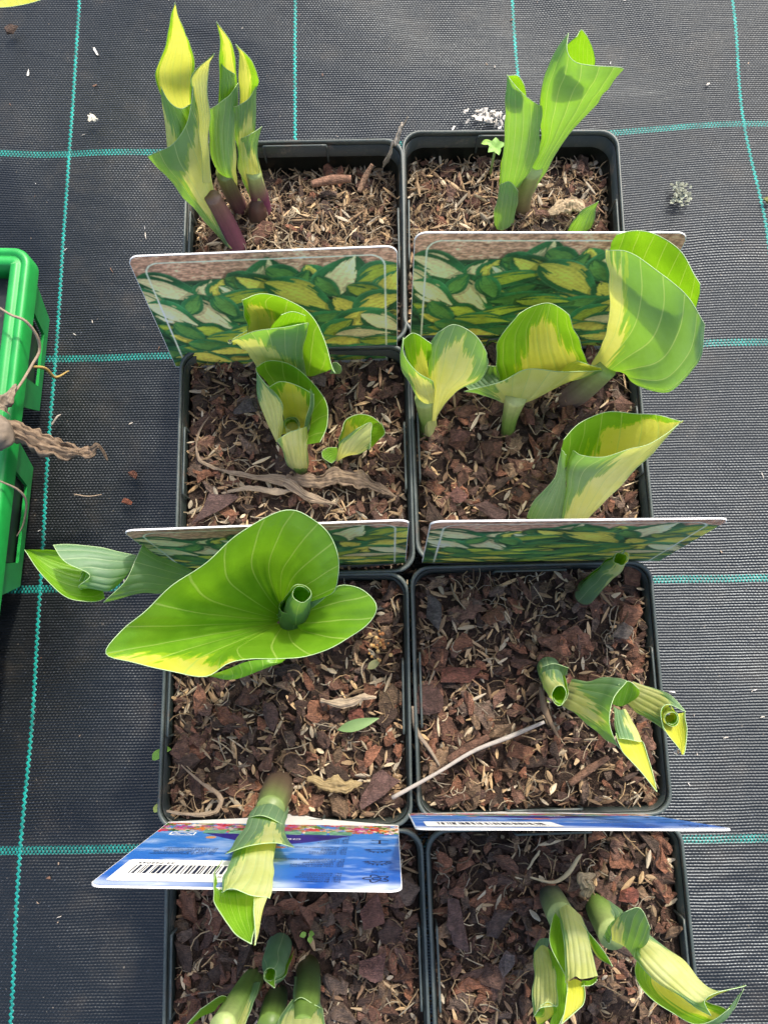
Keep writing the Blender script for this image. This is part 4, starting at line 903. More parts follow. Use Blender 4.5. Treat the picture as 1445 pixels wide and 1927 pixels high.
def strip(pts, wd, close=False):
    P = [np.array(p, float) for p in pts]; out = []
    for a, b in zip(P, P[1:] + ([P[0]] if close else [])):
        d = b - a; L = np.hypot(*d); n = np.array([-d[1], d[0]]) / (L + 1e-12) * wd / 2; e = d / (L + 1e-12) * wd * .3
        out.append([a + n - e, a - n - e, b - n + e, b + n + e])
    return out
CARD_ME = None
def card_mesh(body):
    pts = []
    r = .0045
    for k in range(9): a = math.pi / 2 * k / 8; pts.append((LW / 2 - r + r * math.cos(a), -r + r * math.sin(a)))
    for k in range(9): a = math.pi / 2 + math.pi / 2 * k / 8; pts.append((-LW / 2 + r + r * math.cos(a), -r + r * math.sin(a)))
    pts += [(-LW / 2, -body), (-.014, -body - .012), (-.004, -LH), (.004, -LH), (.014, -body - .012), (LW / 2, -body)]
    n = len(pts); V = [(x, y, LT) for x, y in pts] + [(x, y, -LT) for x, y in pts]
    mb = MB(); mb.add(V, [list(range(n)), list(range(n, 2 * n))[::-1]] + [[j, n + j, n + (j + 1) % n, (j + 1) % n] for j in range(n)])
    return mb.mesh("tag_card", False)
FRONT_ME = gridpic("tag_front_print", *picture_front(), LT + .00008)
BACK_ME = gridpic("tag_back_print", *picture_back(), -LT - .00008, True)
CARD_ME = card_mesh(.0725); CARD_B = card_mesh(.096)
for m_, me_ in ((M_PRINT, FRONT_ME), (M_PRINT, BACK_ME), (M_CARD, CARD_ME), (M_CARD, CARD_B)): me_.materials.append(m_)
def child(name, me, parent, loc=(0, 0, 0), rot=(0, 0, 0), mat=None):
    if mat is not None and not me.materials: me.materials.append(mat)
    o = bpy.data.objects.new(name, me); COL.objects.link(o); o.parent = parent; o.location = loc; o.rotation_euler = rot; return o
def make_tag(front=True):
    root = empty("plant_tag", (0, 0, 0))
    child("card", CARD_ME if front else CARD_B, root)
    if front: child("front_picture", FRONT_ME, root); return root
    bk = child("back_picture", BACK_ME, root)
    zb = -LT - .00022; RB = (0, math.pi, 0)
    def b(name, me, x, y, mat, parent, dz=0, rz=0):      # x, y in the reading view of the back
        o = child(name, me, parent, (-x, y, zb - dz), (0, math.pi, 0), mat); return o
    # care symbols and lists, reading left
    tx = [(["NL: BLOEIEND", "DE: BLÜTEN", "GB: FLOWERING", "FR: FLORAISON", "PL: KWITNĄCE"], -.0070),
          (["NL: HALFSCHADUW", "DE: HALBSCHATTEN", "GB: SEMI-SHADE", "FR: MI-OMBRE", "PL: STANOWISKO PÓŁCIENISTE"], -.0255),
          (["NL: SCHADUW", "DE: SCHATTEN", "GB: SHADE", "FR: OMBRE", "PL: STANOWISKO CIENISTE"], -.0430),
          (["NL: HOOGTE", "DE: HÖHE", "GB: HEIGHT", "FR: HAUTEUR", "PL: WYSOKOŚĆ"], -.0600)]
    for ls, y in tx: b("care_text", text_mesh(ls, .0021, lead=1.15), -.0305, y, M_INK, bk)
    b("care_text", text_mesh("VI-VII", .0022), -.0455, -.0195, M_INK, bk)
    fl = []
    N6 = [((.0036 + .0011 * math.cos(5 * a)) * math.cos(a), (.0036 + .0011 * math.cos(5 * a)) * math.sin(a)) for a in np.linspace(0, 2 * math.pi, 40, endpoint=False)]
    fl += strip(N6, .00045, True) + strip([(.0015 * math.cos(a), .0015 * math.sin(a)) for a in np.linspace(0, 6.283, 14, endpoint=False)], .0004, True)
    b("care_symbol", flatpoly(fl, "flower_symbol"), -.0425, -.0125, M_INK, bk)
    def sun_sym(inner):
        s = strip([(-.0046, 0), (.0046, 0)], .0004) + strip([(.0036 * math.cos(a), .0036 * math.sin(a)) for a in np.linspace(0, math.pi, 16)], .0004)
        s += [q for a in np.linspace(.15, math.pi - .15, 9) for q in strip([(.0042 * math.cos(a), .0042 * math.sin(a)), (.0053 * math.cos(a), .0053 * math.sin(a))], .0005)]
        if inner: s += strip([(-.002, .0), (-.0006, .0016), (.0006, .0016), (.002, .0)], .0004)
        return flatpoly(s, "sun_symbol")
    b("care_symbol", sun_sym(True), -.0425, -.0345, M_INK, bk); b("care_symbol", sun_sym(False), -.0425, -.0520, M_INK, bk)
    b("care_symbol", flatpoly(strip([(0, -.0026), (0, .0026)], .0009) + strip([(-.0034, -.0028), (.0034, -.0028)], .0004) + strip([(-.0034, .0028), (.0034, .0028)], .0004), "height_symbol"), -.0430, -.0640, M_INK, bk)
    # reading right: small list, hand symbol, boxed mark
    b("care_text", text_mesh(["NL: VOOR SIERDOELEINDEN", "DE: NUR FÜR ZIERZWECKE", "GB: FOR ORNAMENTAL USE", "FR: USAGE DECORATIF", "PL: TYLKO DO OZDOBY"], .0019), .0190, -.0400, M_INK, bk)
    hs = strip([(-.0045, .003), (.0045, .003)], .0003) + [[(-.004, 0), (-.001, -.0016), (.002, -.0012), (.0045, .0004), (.002, .0012), (-.001, .0016)]] + strip([(-.003, -.001), (-.0045, -.002)], .0007) + strip([(.001, .001), (-.0005, .0026)], .0007)
    b("care_symbol", flatpoly(hs, "hand_symbol"), .0110, -.0455, M_INK, bk)
    bx = strip([(-.005, -.0028), (.005, -.0028), (.005, .0028), (-.005, .0028)], .0006, True) + strip([(-.005, -.0028), (-.0015, 0), (-.005, .0028)], .0006) + strip([(.005, -.0028), (.0015, 0), (.005, .0028)], .0006) + strip([(.0018 * math.cos(a), .0018 * math.sin(a)) for a in np.linspace(0, 6.283, 12, endpoint=False)], .0006, True)
    b("boxed_mark", flatpoly(bx, "boxed_mark"), .0390, -.0735, M_WINK, bk)
    b("crest_text", text_mesh("CHA", .0034, 'CENTER'), -.0075, -.0645, M_WINK, bk, .0001)
    # barcode sticker
    stk = rounded_poly(.0455, .0270, .002)
    st = child("barcode_sticker", flatpoly([stk], "barcode_sticker"), root, (-.0245, -.0185, zb), (0, math.pi, 0), M_CARD)
    bars = []; x = -.0180; rg = np.random.default_rng(3)
    while x < .0180:
        wd = rg.choice([.00035, .00035, .0006, .0009, .0012]); bars.append([(x, -.0060), (x + wd, -.0060), (x + wd, .0045), (x, .0045)]); x += wd + rg.choice([.0004, .0005, .0008, .0011])
    child("barcode", flatpoly(bars, "barcode_bars"), st, (0, 0, .00008), (0, 0, 0), M_INK)
    child("number", text_mesh("34 742045", .0031, 'RIGHT'), st, (.0185, -.0072, .00008), (0, 0, 0), M_INK)
    child("variety_text", text_mesh("mix", .0036), st, (-.0185, .0098, .00008), (0, 0, 0), M_INK)
    return root
def rounded_poly(w_, h_, r):
    pts = []
    for k, (sx, sy) in enumerate(((1, 1), (-1, 1), (-1, -1), (1, -1))):
        for i in range(5): a = math.pi / 2 * (k + i / 4); pts.append((sx * (w_ / 2 - r) + r * math.cos(a), sy * (h_ / 2 - r) + r * math.sin(a)))
    return pts
def place_tag(root, tl, tr, bl, br, zt, zb, back=False):
    """corners as seen in the photo; back: the camera sees the back, the top edge nearest"""
    TL, TR, BL, BR = (at(float(p[0]), float(p[1]), z / 100) for p, z in ((tl, zt), (tr, zt), (bl, zb), (br, zb)))
    top = (TL + TR) / 2; xa = TR - TL; xa /= np.linalg.norm(xa)
    up = top - (BL + BR) / 2; up -= xa * (up @ xa); up /= np.linalg.norm(up)
    za = np.cross(xa, up)
    k_ = np.linalg.norm(TR - TL) / LW
    root.matrix_world = Matrix([[xa[i] * k_, up[i] * k_, za[i] * k_, top[i]] for i in range(3)] + [[0, 0, 0, 1]])
FT = make_tag(True); BT = make_tag(False)
TAGS = [(FT, (238, 482), (748, 462), (362, 655), (752, 655), 17.1, 10.5, False, "leaf photo tag standing at the front of the pot of yellow spears"),
        (None, (780, 437), (1297, 437), (777, 632), (1160, 628), 17.4, 10.5, False, "leaf photo tag partly hidden by the broad cupped leaf at its right end"),
        (None, (230, 998), (770, 978), (345, 1062), (768, 1060), 17.6, 10.5, False, "leaf photo tag standing behind the largest funnel leaf"),
        (None, (810, 981), (1375, 975), (775, 1056), (1237, 1050), 18.0, 10.5, False, "steeply seen leaf photo tag in front of the pointed green and yellow leaf"),
        (BT, (165, 1668), (757, 1678), (330, 1545), (762, 1543), 20.6, 10.6, True, "blue sky tag back with barcode, crossed by the yellow green cone"),
        (None, (782, 1560), (1382, 1562), (805, 1527), (1232, 1533), 21.0, 10.6, True, "blue tag back seen almost edge on, its white edge towards us")]
lastf = None
for src, tl, tr, bl, br, zt, zb, back, lab in TAGS:
    o = src if src is not None else copy_tree(BT if back else FT)
    place_tag(o, tl, tr, bl, br, zt, zb, back)
    tagit(o, lab, "plant tag", "plant tags standing in the pots")

# ------------------------------------------------------------------ green tray at the left, dry plant remains on it
def px(x, y, z): return at(float(x), float(y), z / 100.)
def build_tray():
    root = wempty("plant_tray", tuple(px(-40, 800, 0))); tagit(root, "bright green plastic tray with slotted side panels at the left edge", "tray")
    GC = (.012, .29, .05)
    zt = 5.5
    e0 = px(57, 490, zt); e1 = px(3, 952, zt); ax = (e1 - e0); Ln = np.linalg.norm(ax); ax /= Ln
    ax[2] = 0; nx = np.array([-ax[1], ax[0], 0.]);
    if nx[0] < 0: nx = -nx                      # outwards to the right
    top = e0 - ax * .0085
    def loc(s, o, z): return top + ax * s - nx * o + np.array([0, 0, z])
    r = MB(); L2 = .62
    # lip profile swept round the rounded corner: (offset inwards, height)
    prof = [(0, -.012), (0, -.002), (.0012, 0), (.0042, 0), (.0048, -.0012), (.0060, -.0012), (.0066, 0), (.0105, 0), (.0115, -.0012), (.0118, -.02)]
    path = []
    R = .011
    for k in range(2): path.append((loc(L2, 0, 0), nx))
    L2 = .30
    path = [(loc(L2, 0, 0), nx), (loc(.2, 0, 0), nx), (loc(R, 0, 0), nx)]
    for k in range(1, 9):
        a = math.pi / 2 * k / 8; dirn = nx * math.cos(a) - ax * math.sin(a)
        path.append((loc(R, R, 0) + dirn * R, dirn))
    path.append((loc(0, .25, 0), -ax))
    V = []
    for p, d in path:
        for o_, z_ in prof: V.append(p - d * o_ + np.array([0, 0, z_]))
    r.add(V, gridfaces(len(path), len(prof)), GC)
    wpart("rim", r.mesh("tray_rim"), root, [M_GREENPL])
    b = MB()
    q = [loc(.012, .0118, -.016), loc(L2, .0118, -.016), loc(L2, .25, -.016), loc(.012, .25, -.016)]
    b.add(q, [[0, 1, 2, 3]], (.012, .018, .015)); wpart("dark_inset", b.mesh("tray_inset", False), root, [M_POT])
    # side panels below the lip, splayed outwards, each a frame round a slot filled by a dark shade sheet
    for s0, s1 in ((.016, .088), (.112, .196)):
        m = MB()
        def pt(s, f): return loc(s, (.002 + .0065 * f), -.010 - .040 * f)
        ch = .010
        outer = [pt(s0 - .004, 0), pt(s0 + ch * .6, 1), pt(s1 - ch * .6, 1), pt(s1 + .004, 0)]
        inner = [pt(s0 + .015, .12), pt(s0 + .019, .80), pt(s1 - .019, .80), pt(s1 - .015, .12)]
        off = -nx * .0018
        V = outer + inner + [v + off for v in outer] + [v + off for v in inner]
        Fc = [[0, 1, 5, 4], [1, 2, 6, 5], [2, 3, 7, 6], [3, 0, 4, 7]]
        Fc = Fc + [[a + 8 for a in f][::-1] for f in Fc] + [[4, 5, 13, 12], [5, 6, 14, 13], [6, 7, 15, 14], [7, 4, 12, 15], [0, 8, 9, 1], [1, 9, 10, 2], [2, 10, 11, 3]]
        m.add(V, Fc, GC); pn = wpart("side_panel", m.mesh("tray_panel", False), root, [M_GREENPL])
        d = MB(); d.add([v + off * 1.6 for v in inner], [[0, 1, 2, 3]], (.012, .02, .016)); wsub("slot_shade_sheet", d.mesh("tray_slot_shade", False), pn, [M_POT]).matrix_parent_inverse = Matrix()  # dark sheet stands in for the shade inside the open slot
build_tray()
def crumple(C, pts, wid, thick=.0006, seed=0, cols=((.20, .15, .10), (.33, .26, .18)), amp=.25, nu=15):
    """a shrivelled strip along a bent line"""
    P = np.array(pts, float); X, Y = tf(C, P[:, 0], P[:, 1]); Q = cr(np.c_[X, Y, P[:, 2] / 100], np.linspace(0, len(P) - 1, 14 * (len(P) - 1)))
    W = at(Q[:, 0], Q[:, 1], Q[:, 2]); n = len(W)
    T = np.gradient(W, axis=0); T /= np.linalg.norm(T, axis=1)[:, None]; sd = np.cross(T, [0, 0, 1.]); sd /= np.linalg.norm(sd, axis=1)[:, None]
    wv = np.interp(np.linspace(0, 1, n), np.linspace(0, 1, len(wid)), wid)
    V = []; Cc = []
    for i in range(n):
        for j in range(nu):
            f = j / (nu - 1) - .5
            ww = wv[i] * (1 + .8 * mnoise.noise((i * .13, seed, np.sign(f))) + .3 * mnoise.noise((i * .4, seed, 3 + np.sign(f))))
            v = W[i] + sd[i] * f * ww + np.array([0, 0, 1.]) * wv[i] * (.55 * amp * mnoise.noise((i * .07, f * 7, seed)) + .4 * amp * mnoise.noise((i * .16, f * 15, seed + 4)) + .3 * amp * mnoise.noise((i * .5, f * 3, seed + 9)) - .9 * abs(f) ** 2)
            V.append(v); t = .5 + .5 * (.6 * math.sin(f * 34 + 3 * mnoise.noise((i * .15, f, seed))) + .8 * mnoise.noise((i * .3, f * 9, seed + 2)))
            Cc.append(np.array(cols[0]) * (1 - t) + np.array(cols[1]) * t)
    V = np.array(V); m = len(V)
    mb = MB(); F = gridfaces(n, nu); V2 = V - [0, 0, thick]
    mb.add(np.r_[V, V2], F + [[a + m for a in f][::-1] for f in F] + [[i * nu, (i + 1) * nu, (i + 1) * nu + m, i * nu + m] for i in range(n - 1)] + [[i * nu + nu - 1, i * nu + nu - 1 + m, (i + 1) * nu + nu - 1 + m, (i + 1) * nu + nu - 1] for i in range(n - 1)], np.r_[np.array(Cc), np.array(Cc)])
    return mb
def strand(mb, C, pts, r, col):
    P = np.array(pts, float); X, Y = tf(C, P[:, 0], P[:, 1]); Q = cr(np.c_[X, Y, P[:, 2] / 100], np.linspace(0, len(P) - 1, 10 * (len(P) - 1)))
    W = at(Q[:, 0], Q[:, 1], Q[:, 2]); rr = np.interp(np.linspace(0, 1, len(W)), np.linspace(0, 1, len(r)), r)
    tube(mb, W, rr, 7, col)
def solo(name, mb, label, cat, mats, smooth=True, group=None, kind=None):
    V = np.concatenate(mb.v); c = (V.min(0) + V.max(0)) / 2; c[2] = V[:, 2].min()
    o = link(name, mb.mesh(name, smooth, False, c), None, mats); o.location = c; tagit(o, label, cat, group, kind); return o
def dry_remains():
    root = wempty("dried_plant", tuple(px(8, 815, 6))); tagit(root, "shrivelled dry plant with a papery bulb and trailing leaf over the tray", "dried plant")
    b = MB(); c = px(-6, 815, 7.2); ball(b, c, .0090, 16, (1, 1, .9), (.20, .16, .12)); b.v[-1] += np.array([np.array(mnoise.noise_vector(Vector(v * 160))) * .0022 + np.array(mnoise.noise_vector(Vector(v * 500))) * .0009 for v in b.v[-1]]); wpart("bulb", b.mesh("dry_bulb"), root, [M_DRY])
    wpart("leaf", crumple(C0, [(5, 800, 7.0), (60, 825, 6.4), (120, 845, 5.6), (165, 850, 5.0), (185, 838, 5.2), (202, 866, 4.6)], (.008, .012, .010, .006, .0025, .0008), seed=3, cols=((.085, .055, .036), (.27, .20, .135)), amp=.6).mesh("dry_leaf"), root, [M_DRY])
    m = MB(); strand(m, C0, [(-10, 573, 6.6), (20, 592, 6.6), (48, 604, 6.4), (70, 632, 5.6), (75, 660, 5), (62, 685, 5.2), (40, 722, 5.8), (12, 760, 6.6)], (.0006, .0008, .0009, .0008, .0007), (.27, .21, .15)); wpart("stalk", m.mesh("dry_stalk"), root, [M_DRY])
    m = MB(); strand(m, C0, [(58, 690, 5.2), (85, 693, 4.4), (105, 710, 3.4), (130, 698, 3)], (.0007, .0010, .0009, .0004), (.36, .25, .08)); wpart("stalk", m.mesh("dry_stalk"), root, [M_DRY])
    m = MB(); strand(m, C0, [(0, 905, 6), (35, 922, 5.2), (50, 945, 4.4), (45, 985, 3.4), (32, 1010, 3)], (.0005, .0007, .0006, .0003), (.24, .19, .14)); wpart("stalk", m.mesh("dry_stalk"), root, [M_DRY])
    m = crumple(C0, [(0, 770, 6.8), (14, 745, 6.8), (30, 722, 6.2)], (.010, .006, .001), seed=9, cols=((.13, .10, .07), (.27, .22, .16)), amp=.5); wpart("leaf", m.mesh("dry_leaf"), root, [M_DRY])
dry_remains()

# ------------------------------------------------------------------ small single things
solo("dry_leaf", crumple(C3, [(300, 720, 9.9), (215, 850, 9.9), (215, 990, 10.0), (330, 1050, 10), (500, 1085, 10.1), (680, 1110, 10.2), (800, 1190, 10.4), (960, 1240, 10.2)], (.0006, .0009, .0014, .0018, .0025, .0055, .005, .001), seed=2, cols=((.12, .085, .06), (.33, .26, .185)), amp=.4), "long grey shred of dry leaf on the mulch below the green and cream cup", "dry leaf", [M_DRY])
solo("dry_leaf", crumple(C3, [(690, 1085, 10.2), (820, 1110, 10.4), (960, 1090, 10.6), (1080, 1100, 10.5), (1200, 1150, 10.3), (1290, 1200, 10.1)], (.002, .006, .008, .0075, .004, .001), seed=6, cols=((.11, .08, .055), (.30, .22, .15)), amp=.5), "wide crumpled brown dry leaf beside the green and cream cup", "dry leaf", [M_DRY])
solo("dry_leaf", crumple(C3, [(340, 1180, 10.0), (480, 1150, 10.1), (640, 1170, 10.1), (760, 1160, 10.2)], (.001, .0025, .003, .001), seed=8, cols=((.22, .17, .12), (.36, .29, .21)), amp=.3), "narrow dry strip below the long grey leaf shred", "dry leaf", [M_DRY])
m = MB(); strand(m, C6, [(-5, 1098, 11.1), (180, 995, 11.2), (330, 905, 11), (480, 845, 10.7), (620, 785, 10.4)], (.0010, .0008, .0009, .0011, .0008), (.36, .33, .30)); solo("dry_twig", m, "long grey dry twig lying across the pot corner", "twig", [M_DRY])
m = MB(); strand(m, C6, [(225, 945, 10.6), (310, 890, 10.7), (392, 845, 10.7)], (.0019, .0022, .0014), (.17, .09, .06)); solo("bark_stick", m, "short reddish stick lying along the grey twig", "stick", [M_MULCH])
m = MB(); strand(m, C6, [(605, 640, 10.4), (625, 740, 10.4), (680, 850, 10.2)], (.0010, .0016, .0006), (.20, .14, .09)); solo("dry_stalk", m, "brown dry stalk hanging below the smallest curled shoot", "stalk", [M_DRY])
m = MB(); strand(m, C6, [(725, 1040, 10.2), (800, 985, 10.3), (885, 930, 10.2)], (.0016, .0019, .0011), (.20, .11, .07)); solo("bark_stick", m, "reddish stick on mulch under the yellow tongued leaf", "stick", [M_MULCH])
m = MB(); strand(m, C6, [(80, 720, 10.4), (95, 820, 10.3), (150, 900, 10.2), (190, 965, 10.2)], (.0008, .0012, .0009, .0005), (.25, .20, .15)); solo("dry_stalk", m, "thin curved stalk at the pot wall beside the grey twig", "stalk", [M_DRY])
solo("dry_leaf", crumple(C1, [(1265, 745, 9.8), (1280, 690, 11), (1310, 620, 12.4), (1340, 575, 13.2), (1362, 532, 14)], (.006, .006, .011, .009, .001), seed=12, cols=((.24, .19, .13), (.52, .46, .38)), amp=.35), "pale dry leaf standing up at the back corner between two pots", "dry leaf", [M_DRY])
m = MB(); strand(m, C1, [(1145, 870, 9.6), (1175, 800, 9.9), (1205, 745, 10.3)], (.0014, .0016, .0010), (.30, .18, .11)); solo("bark_stick", m, "tan stick leaning under the standing pale leaf", "stick", [M_MULCH])
m = MB(); strand(m, C1, [(930, 835, 9.7), (1020, 815, 9.8), (1110, 810, 9.8)], (.0018, .0026, .0018), (.30, .16, .10)); solo("bark_stick", m, "flat reddish stick in the pot of yellow spears", "stick", [M_MULCH])
solo("dry_leaf", crumple(C7, [(380, 190, 10.6), (480, 205, 10.7), (580, 190, 10.7), (600, 130, 10.6), (520, 70, 10.5), (440, 0, 10.3)], (.001, .0015, .0020, .0022, .0012, .0006), seed=15, cols=((.15, .11, .08), (.30, .235, .165)), amp=.4), "twisted brown dry shred beside the brown based stem", "dry leaf", [M_DRY])
solo("dry_leaf", crumple(C7, [(960, 55, 10.4), (1040, 80, 10.5), (1120, 85, 10.5), (1185, 75, 10.3)], (.002, .006, .006, .001), seed=17, cols=((.19, .14, .06), (.34, .26, .14)), amp=.3), "yellowish dry leaf piece right of the brown based stem", "dry leaf", [M_DRY])
solo("dry_leaf", crumple(C6, [(690, 1060, 10)], (.001,), seed=1) if False else crumple(C8, [(490, 330, 10.2), (520, 285, 10.4), (540, 255, 10.6)], (.0006, .0012, .0008), seed=19, cols=((.38, .30, .18), (.5, .42, .28)), amp=.3), "short pale straw piece below the thin blue tag edge", "straw", [M_DRY])
m = MB(); strand(m, C8, [(500, 360, 10.2), (590, 380, 10.4), (650, 345, 10.6), (690, 285, 10.8), (705, 268, 10.9)], (.0004, .0007, .0010, .0008, .0003), (.46, .37, .23)); solo("dry_stalk", m, "pale curved straw stalk behind the clustered cream roll", "straw", [M_DRY])
solo("dry_leaf", crumple(C8, [(720, 440, 10.2), (735, 400, 10.6), (715, 372, 10.7), (760, 350, 10.4)], (.003, .005, .006, .001), seed=21, cols=((.22, .17, .10), (.42, .34, .22)), amp=.5), "small tan withered leaf at the foot of the drooping roll", "dry leaf", [M_DRY])
solo("dry_leaf", crumple(C5, [(1080, 700, 10.4), (1160, 712, 10.6), (1230, 690, 10.7), (1275, 690, 10.7)], (.002, .004, .003, .001), seed=23, cols=((.28, .21, .14), (.45, .36, .26)), amp=.4), "pale dry strip on mulch below the right ear of the funnel leaf", "dry leaf", [M_DRY])
solo("dry_leaf", crumple(C2, [(640, 830, 9.9), (700, 800, 10), (750, 790, 10.1), (790, 825, 9.9)], (.003, .008, .008, .002), seed=25, cols=((.30, .22, .13), (.48, .38, .26)), amp=.5), "curled tan dry leaf beside the small blue green sprout", "dry leaf", [M_DRY])
for k_, (C, x, y, z, L, wd, th, col, lab) in enumerate([
    (C5, 1195, 755, 10.2, .0092, .0068, .2, (.26, .085, .055), "smooth red bark chip above the green leaf fragment"),
    (C6, 172, 335, 10.3, .0150, .0075, 1.9, (.17, .15, .14), "grey bark chip near the top left of the twig pot"),
    (C6, 155, 690, 10.3, .0170, .0120, .1, (.10, .05, .042), "large dark rounded bark piece by the pot wall"),
    (C6, 265, 590, 10.3, .0190, .0100, -.1, (.20, .075, .050), "large reddish bark piece above the short stick"),
    (C6, 955, 405, 10.2, .0120, .0085, .8, (.20, .165, .14), "grey brown triangular chip below the thin rolled shoot"),
    (C6, 410, 350, 10.2, .0110, .0085, .6, (.26, .12, .06), "orange brown bark chip near the pot's upper middle"),
    (C5, 905, 770, 10.3, .0150, .0085, 1.5, (.15, .085, .07), "upright purple brown bark chip in the funnel leaf pot"),
    (C7, 1245, 100, 10.4, .0200, .0110, .9, (.20, .11, .095), "large pinkish bark piece right of the brown based stem"),
    (C7, 1228, 605, 10.4, .0130, .0100, 1.3, (.24, .10, .07), "large red brown bark block below the barcode tag"),
    (C7, 1235, 830, 10.4, .0130, .0095, .2, (.24, .12, .10), "pink brown triangular chip in the front pot"),
    (C8, 210, 570, 10.4, .0200, .0110, 1.7, (.17, .095, .08), "largest upright bark slab in the front pot"),
    (C8, 365, 550, 10.4, .0140, .0120, .4, (.12, .075, .065), "dark angular bark block beside the upright slab"),
    (C8, 405, 705, 10.4, .0090, .0070, 1.0, (.20, .15, .14), "greyish mauve chip below the angular bark block"),
    (C8, 898, 437, 10.4, .0075, .0068, .5, (.30, .09, .055), "small bright red chip near the drooping roll's stem"),
    (C8, 208, 418, 10.4, .0090, .0042, -.1, (.30, .13, .08), "orange brown oblong chip near the pot divide"),
    (C4, 560, 790, 10.3, .0090, .0065, -1.2, (.22, .085, .065), "red chip right of the pale stem of the cupped leaf"),
    (C4, 260, 1120, 10.4, .0085, .0070, .3, (.22, .10, .08), "pinkish chip in the lower left of the broad leaf pot"),
    (C4, 400, 1190, 10.4, .0130, .0080, -.4, (.15, .085, .07), "flat brown chip close above the steeply seen tag"),
    (C4, 270, 875, 10.4, .0105, .0080, .1, (.19, .085, .065), "red brown chip between the two pale stems"),
    (C3, 890, 555, 10.4, .0110, .0085, -.2, (.16, .12, .10), "grey brown chip under the curled yellow leaf"),
    (C3, 470, 715, 10.3, .0130, .0080, .4, (.11, .09, .085), "dark grey chip left of the green and cream cup"),
    (C3, 290, 1240, 10.4, .0250, .0085, .45, (.15, .085, .075), "long purple brown bark slab at the pot's lower left")]):
    V, Fq = rough(*hull(13, .55, .5, .26, .36), .11, x * .01); mb = MB(); X, Y = tf(C, x, y); c = at(float(X), float(Y), z / 100)
    Rm = rotm(th, RNG.normal() * .12, RNG.uniform(0, 6), RNG.normal() * .1)
    mb.add((V * [L, wd, min(L, wd)]) @ Rm.T + c - [0, 0, .0012], Fq, np.array(col) * .62 + .006); solo("bark_chip", mb, lab, "bark chip", [M_MULCH], False, "large single bark chips on the mulch")
# green fragments and seedlings
def leaflet(mb, c, d, L, wd, col, up=.3):
    d = np.array(d, float); d /= np.linalg.norm(d); sd = np.cross(d, [0, 0, 1]); sd /= np.linalg.norm(sd); V = []
    for i in range(9):
        t = i / 8; h = wd / 2 * math.sin(math.pi * min(t ** .8, 1)) + .0001
        for j in range(5): f = j / 2 - 1; V.append(np.array(c) + d * L * t + sd * f * h + np.array([0, 0, up * L * t * (1 - t) * 1.2 + .25 * h * f * f]))
    mb.add(V, gridfaces(9, 5), col)
def seedling():
    root = wempty("seedling", tuple(px(930, 285, 9.2))); tagit(root, "tiny pale green weed seedling left of the tall plain leaf", "seedling")
    c = at(*[float(v) for v in tf(C2, 420, 565)], .113)
    for a in (.3, 1.5, 2.6, 3.8, 5.0):
        m = MB(); leaflet(m, c, (math.cos(a), math.sin(a), .2), .0052, .0036, (.20, .36, .08)); wpart("leaf", m.mesh("seedling_leaf"), root, [M_PLAIN])
    m = MB(); tube(m, [c - [0, .001, .02], c - [0, 0, .01], c], .0006, 6, (.25, .38, .12)); wpart("stem", m.mesh("seedling_stem"), root, [M_PLAIN])
    m = MB(); c2 = at(*[float(v) for v in tf(C2, 362, 548)], .105); leaflet(m, c2, (1, .1, 0), .006, .003, (.26, .42, .08)); wpart("leaf", m.mesh("seedling_leaf"), root, [M_PLAIN])
seedling()
m = MB(); c = at(*[float(v) for v in tf(C5, 1140, 803)], .103); c2 = at(*[float(v) for v in tf(C5, 1285, 762)], .105); leaflet(m, c, c2 - c, float(np.linalg.norm(c2 - c)), .0050, (.17, .27, .10)); solo("leaf_fragment", m, "narrow green leaf fragment on mulch below the funnel leaf", "leaf fragment", [M_PLAIN])
m = MB(); c = at(*[float(v) for v in tf(C5, 495, 908)], .098); leaflet(m, c, (1, .9, .35), .0085, .0036, (.15, .30, .04)); leaflet(m, c + [.004, .005, .001], (1, -.1, .1), .005, .003, (.16, .32, .04)); solo("seedling", m, "bright green weed leaf outside the wall of the funnel leaf pot", "seedling", [M_PLAIN])
m = MB(); c = at(*[float(v) for v in tf(C7, 330, 195)], .100); leaflet(m, c, (.5, .8, .2), .0055, .0026, (.33, .38, .09)); solo("seedling", m, "small yellowish bud on the pot corner above the barcode tag", "seedling", [M_PLAIN])
m = MB()
for i in range(26):
    c = at(*[float(v) for v in tf(C5, 1285 + RNG.normal() * 14, 510 + RNG.normal() * 22)], .104 + RNG.uniform(0, .003)); ball(m, c, RNG.uniform(.0005, .0011), 5, (1, 1, 1), [(.36, .16, .06), (.50, .33, .14), (.42, .24, .08)][i % 3])
solo("dried_flower", m, "small orange cluster of dry seeds under the funnel leaf's ear", "dried flower", [M_PLAIN])
m = MB(); c = at(*[float(v) for v in tf(C5, 1245, 590)], .103); leaflet(m, c, (1, .7, .1), .0075, .0034, (.34, .33, .14)); solo("leaf_fragment", m, "tiny olive leaf lying beside the orange seed cluster", "leaf fragment", [M_PLAIN])
m = MB()
for x, y in ((955, 690), (972, 702), (968, 688)):
    c = at(*[float(v) for v in tf(C7, x, y)], .101); leaflet(m, c, (RNG.normal(), RNG.normal(), .2), .003, .0022, (.22, .38, .06))
solo("seedling", m, "minute two leaved seedling on mulch beside the small central roll", "seedling", [M_PLAIN])
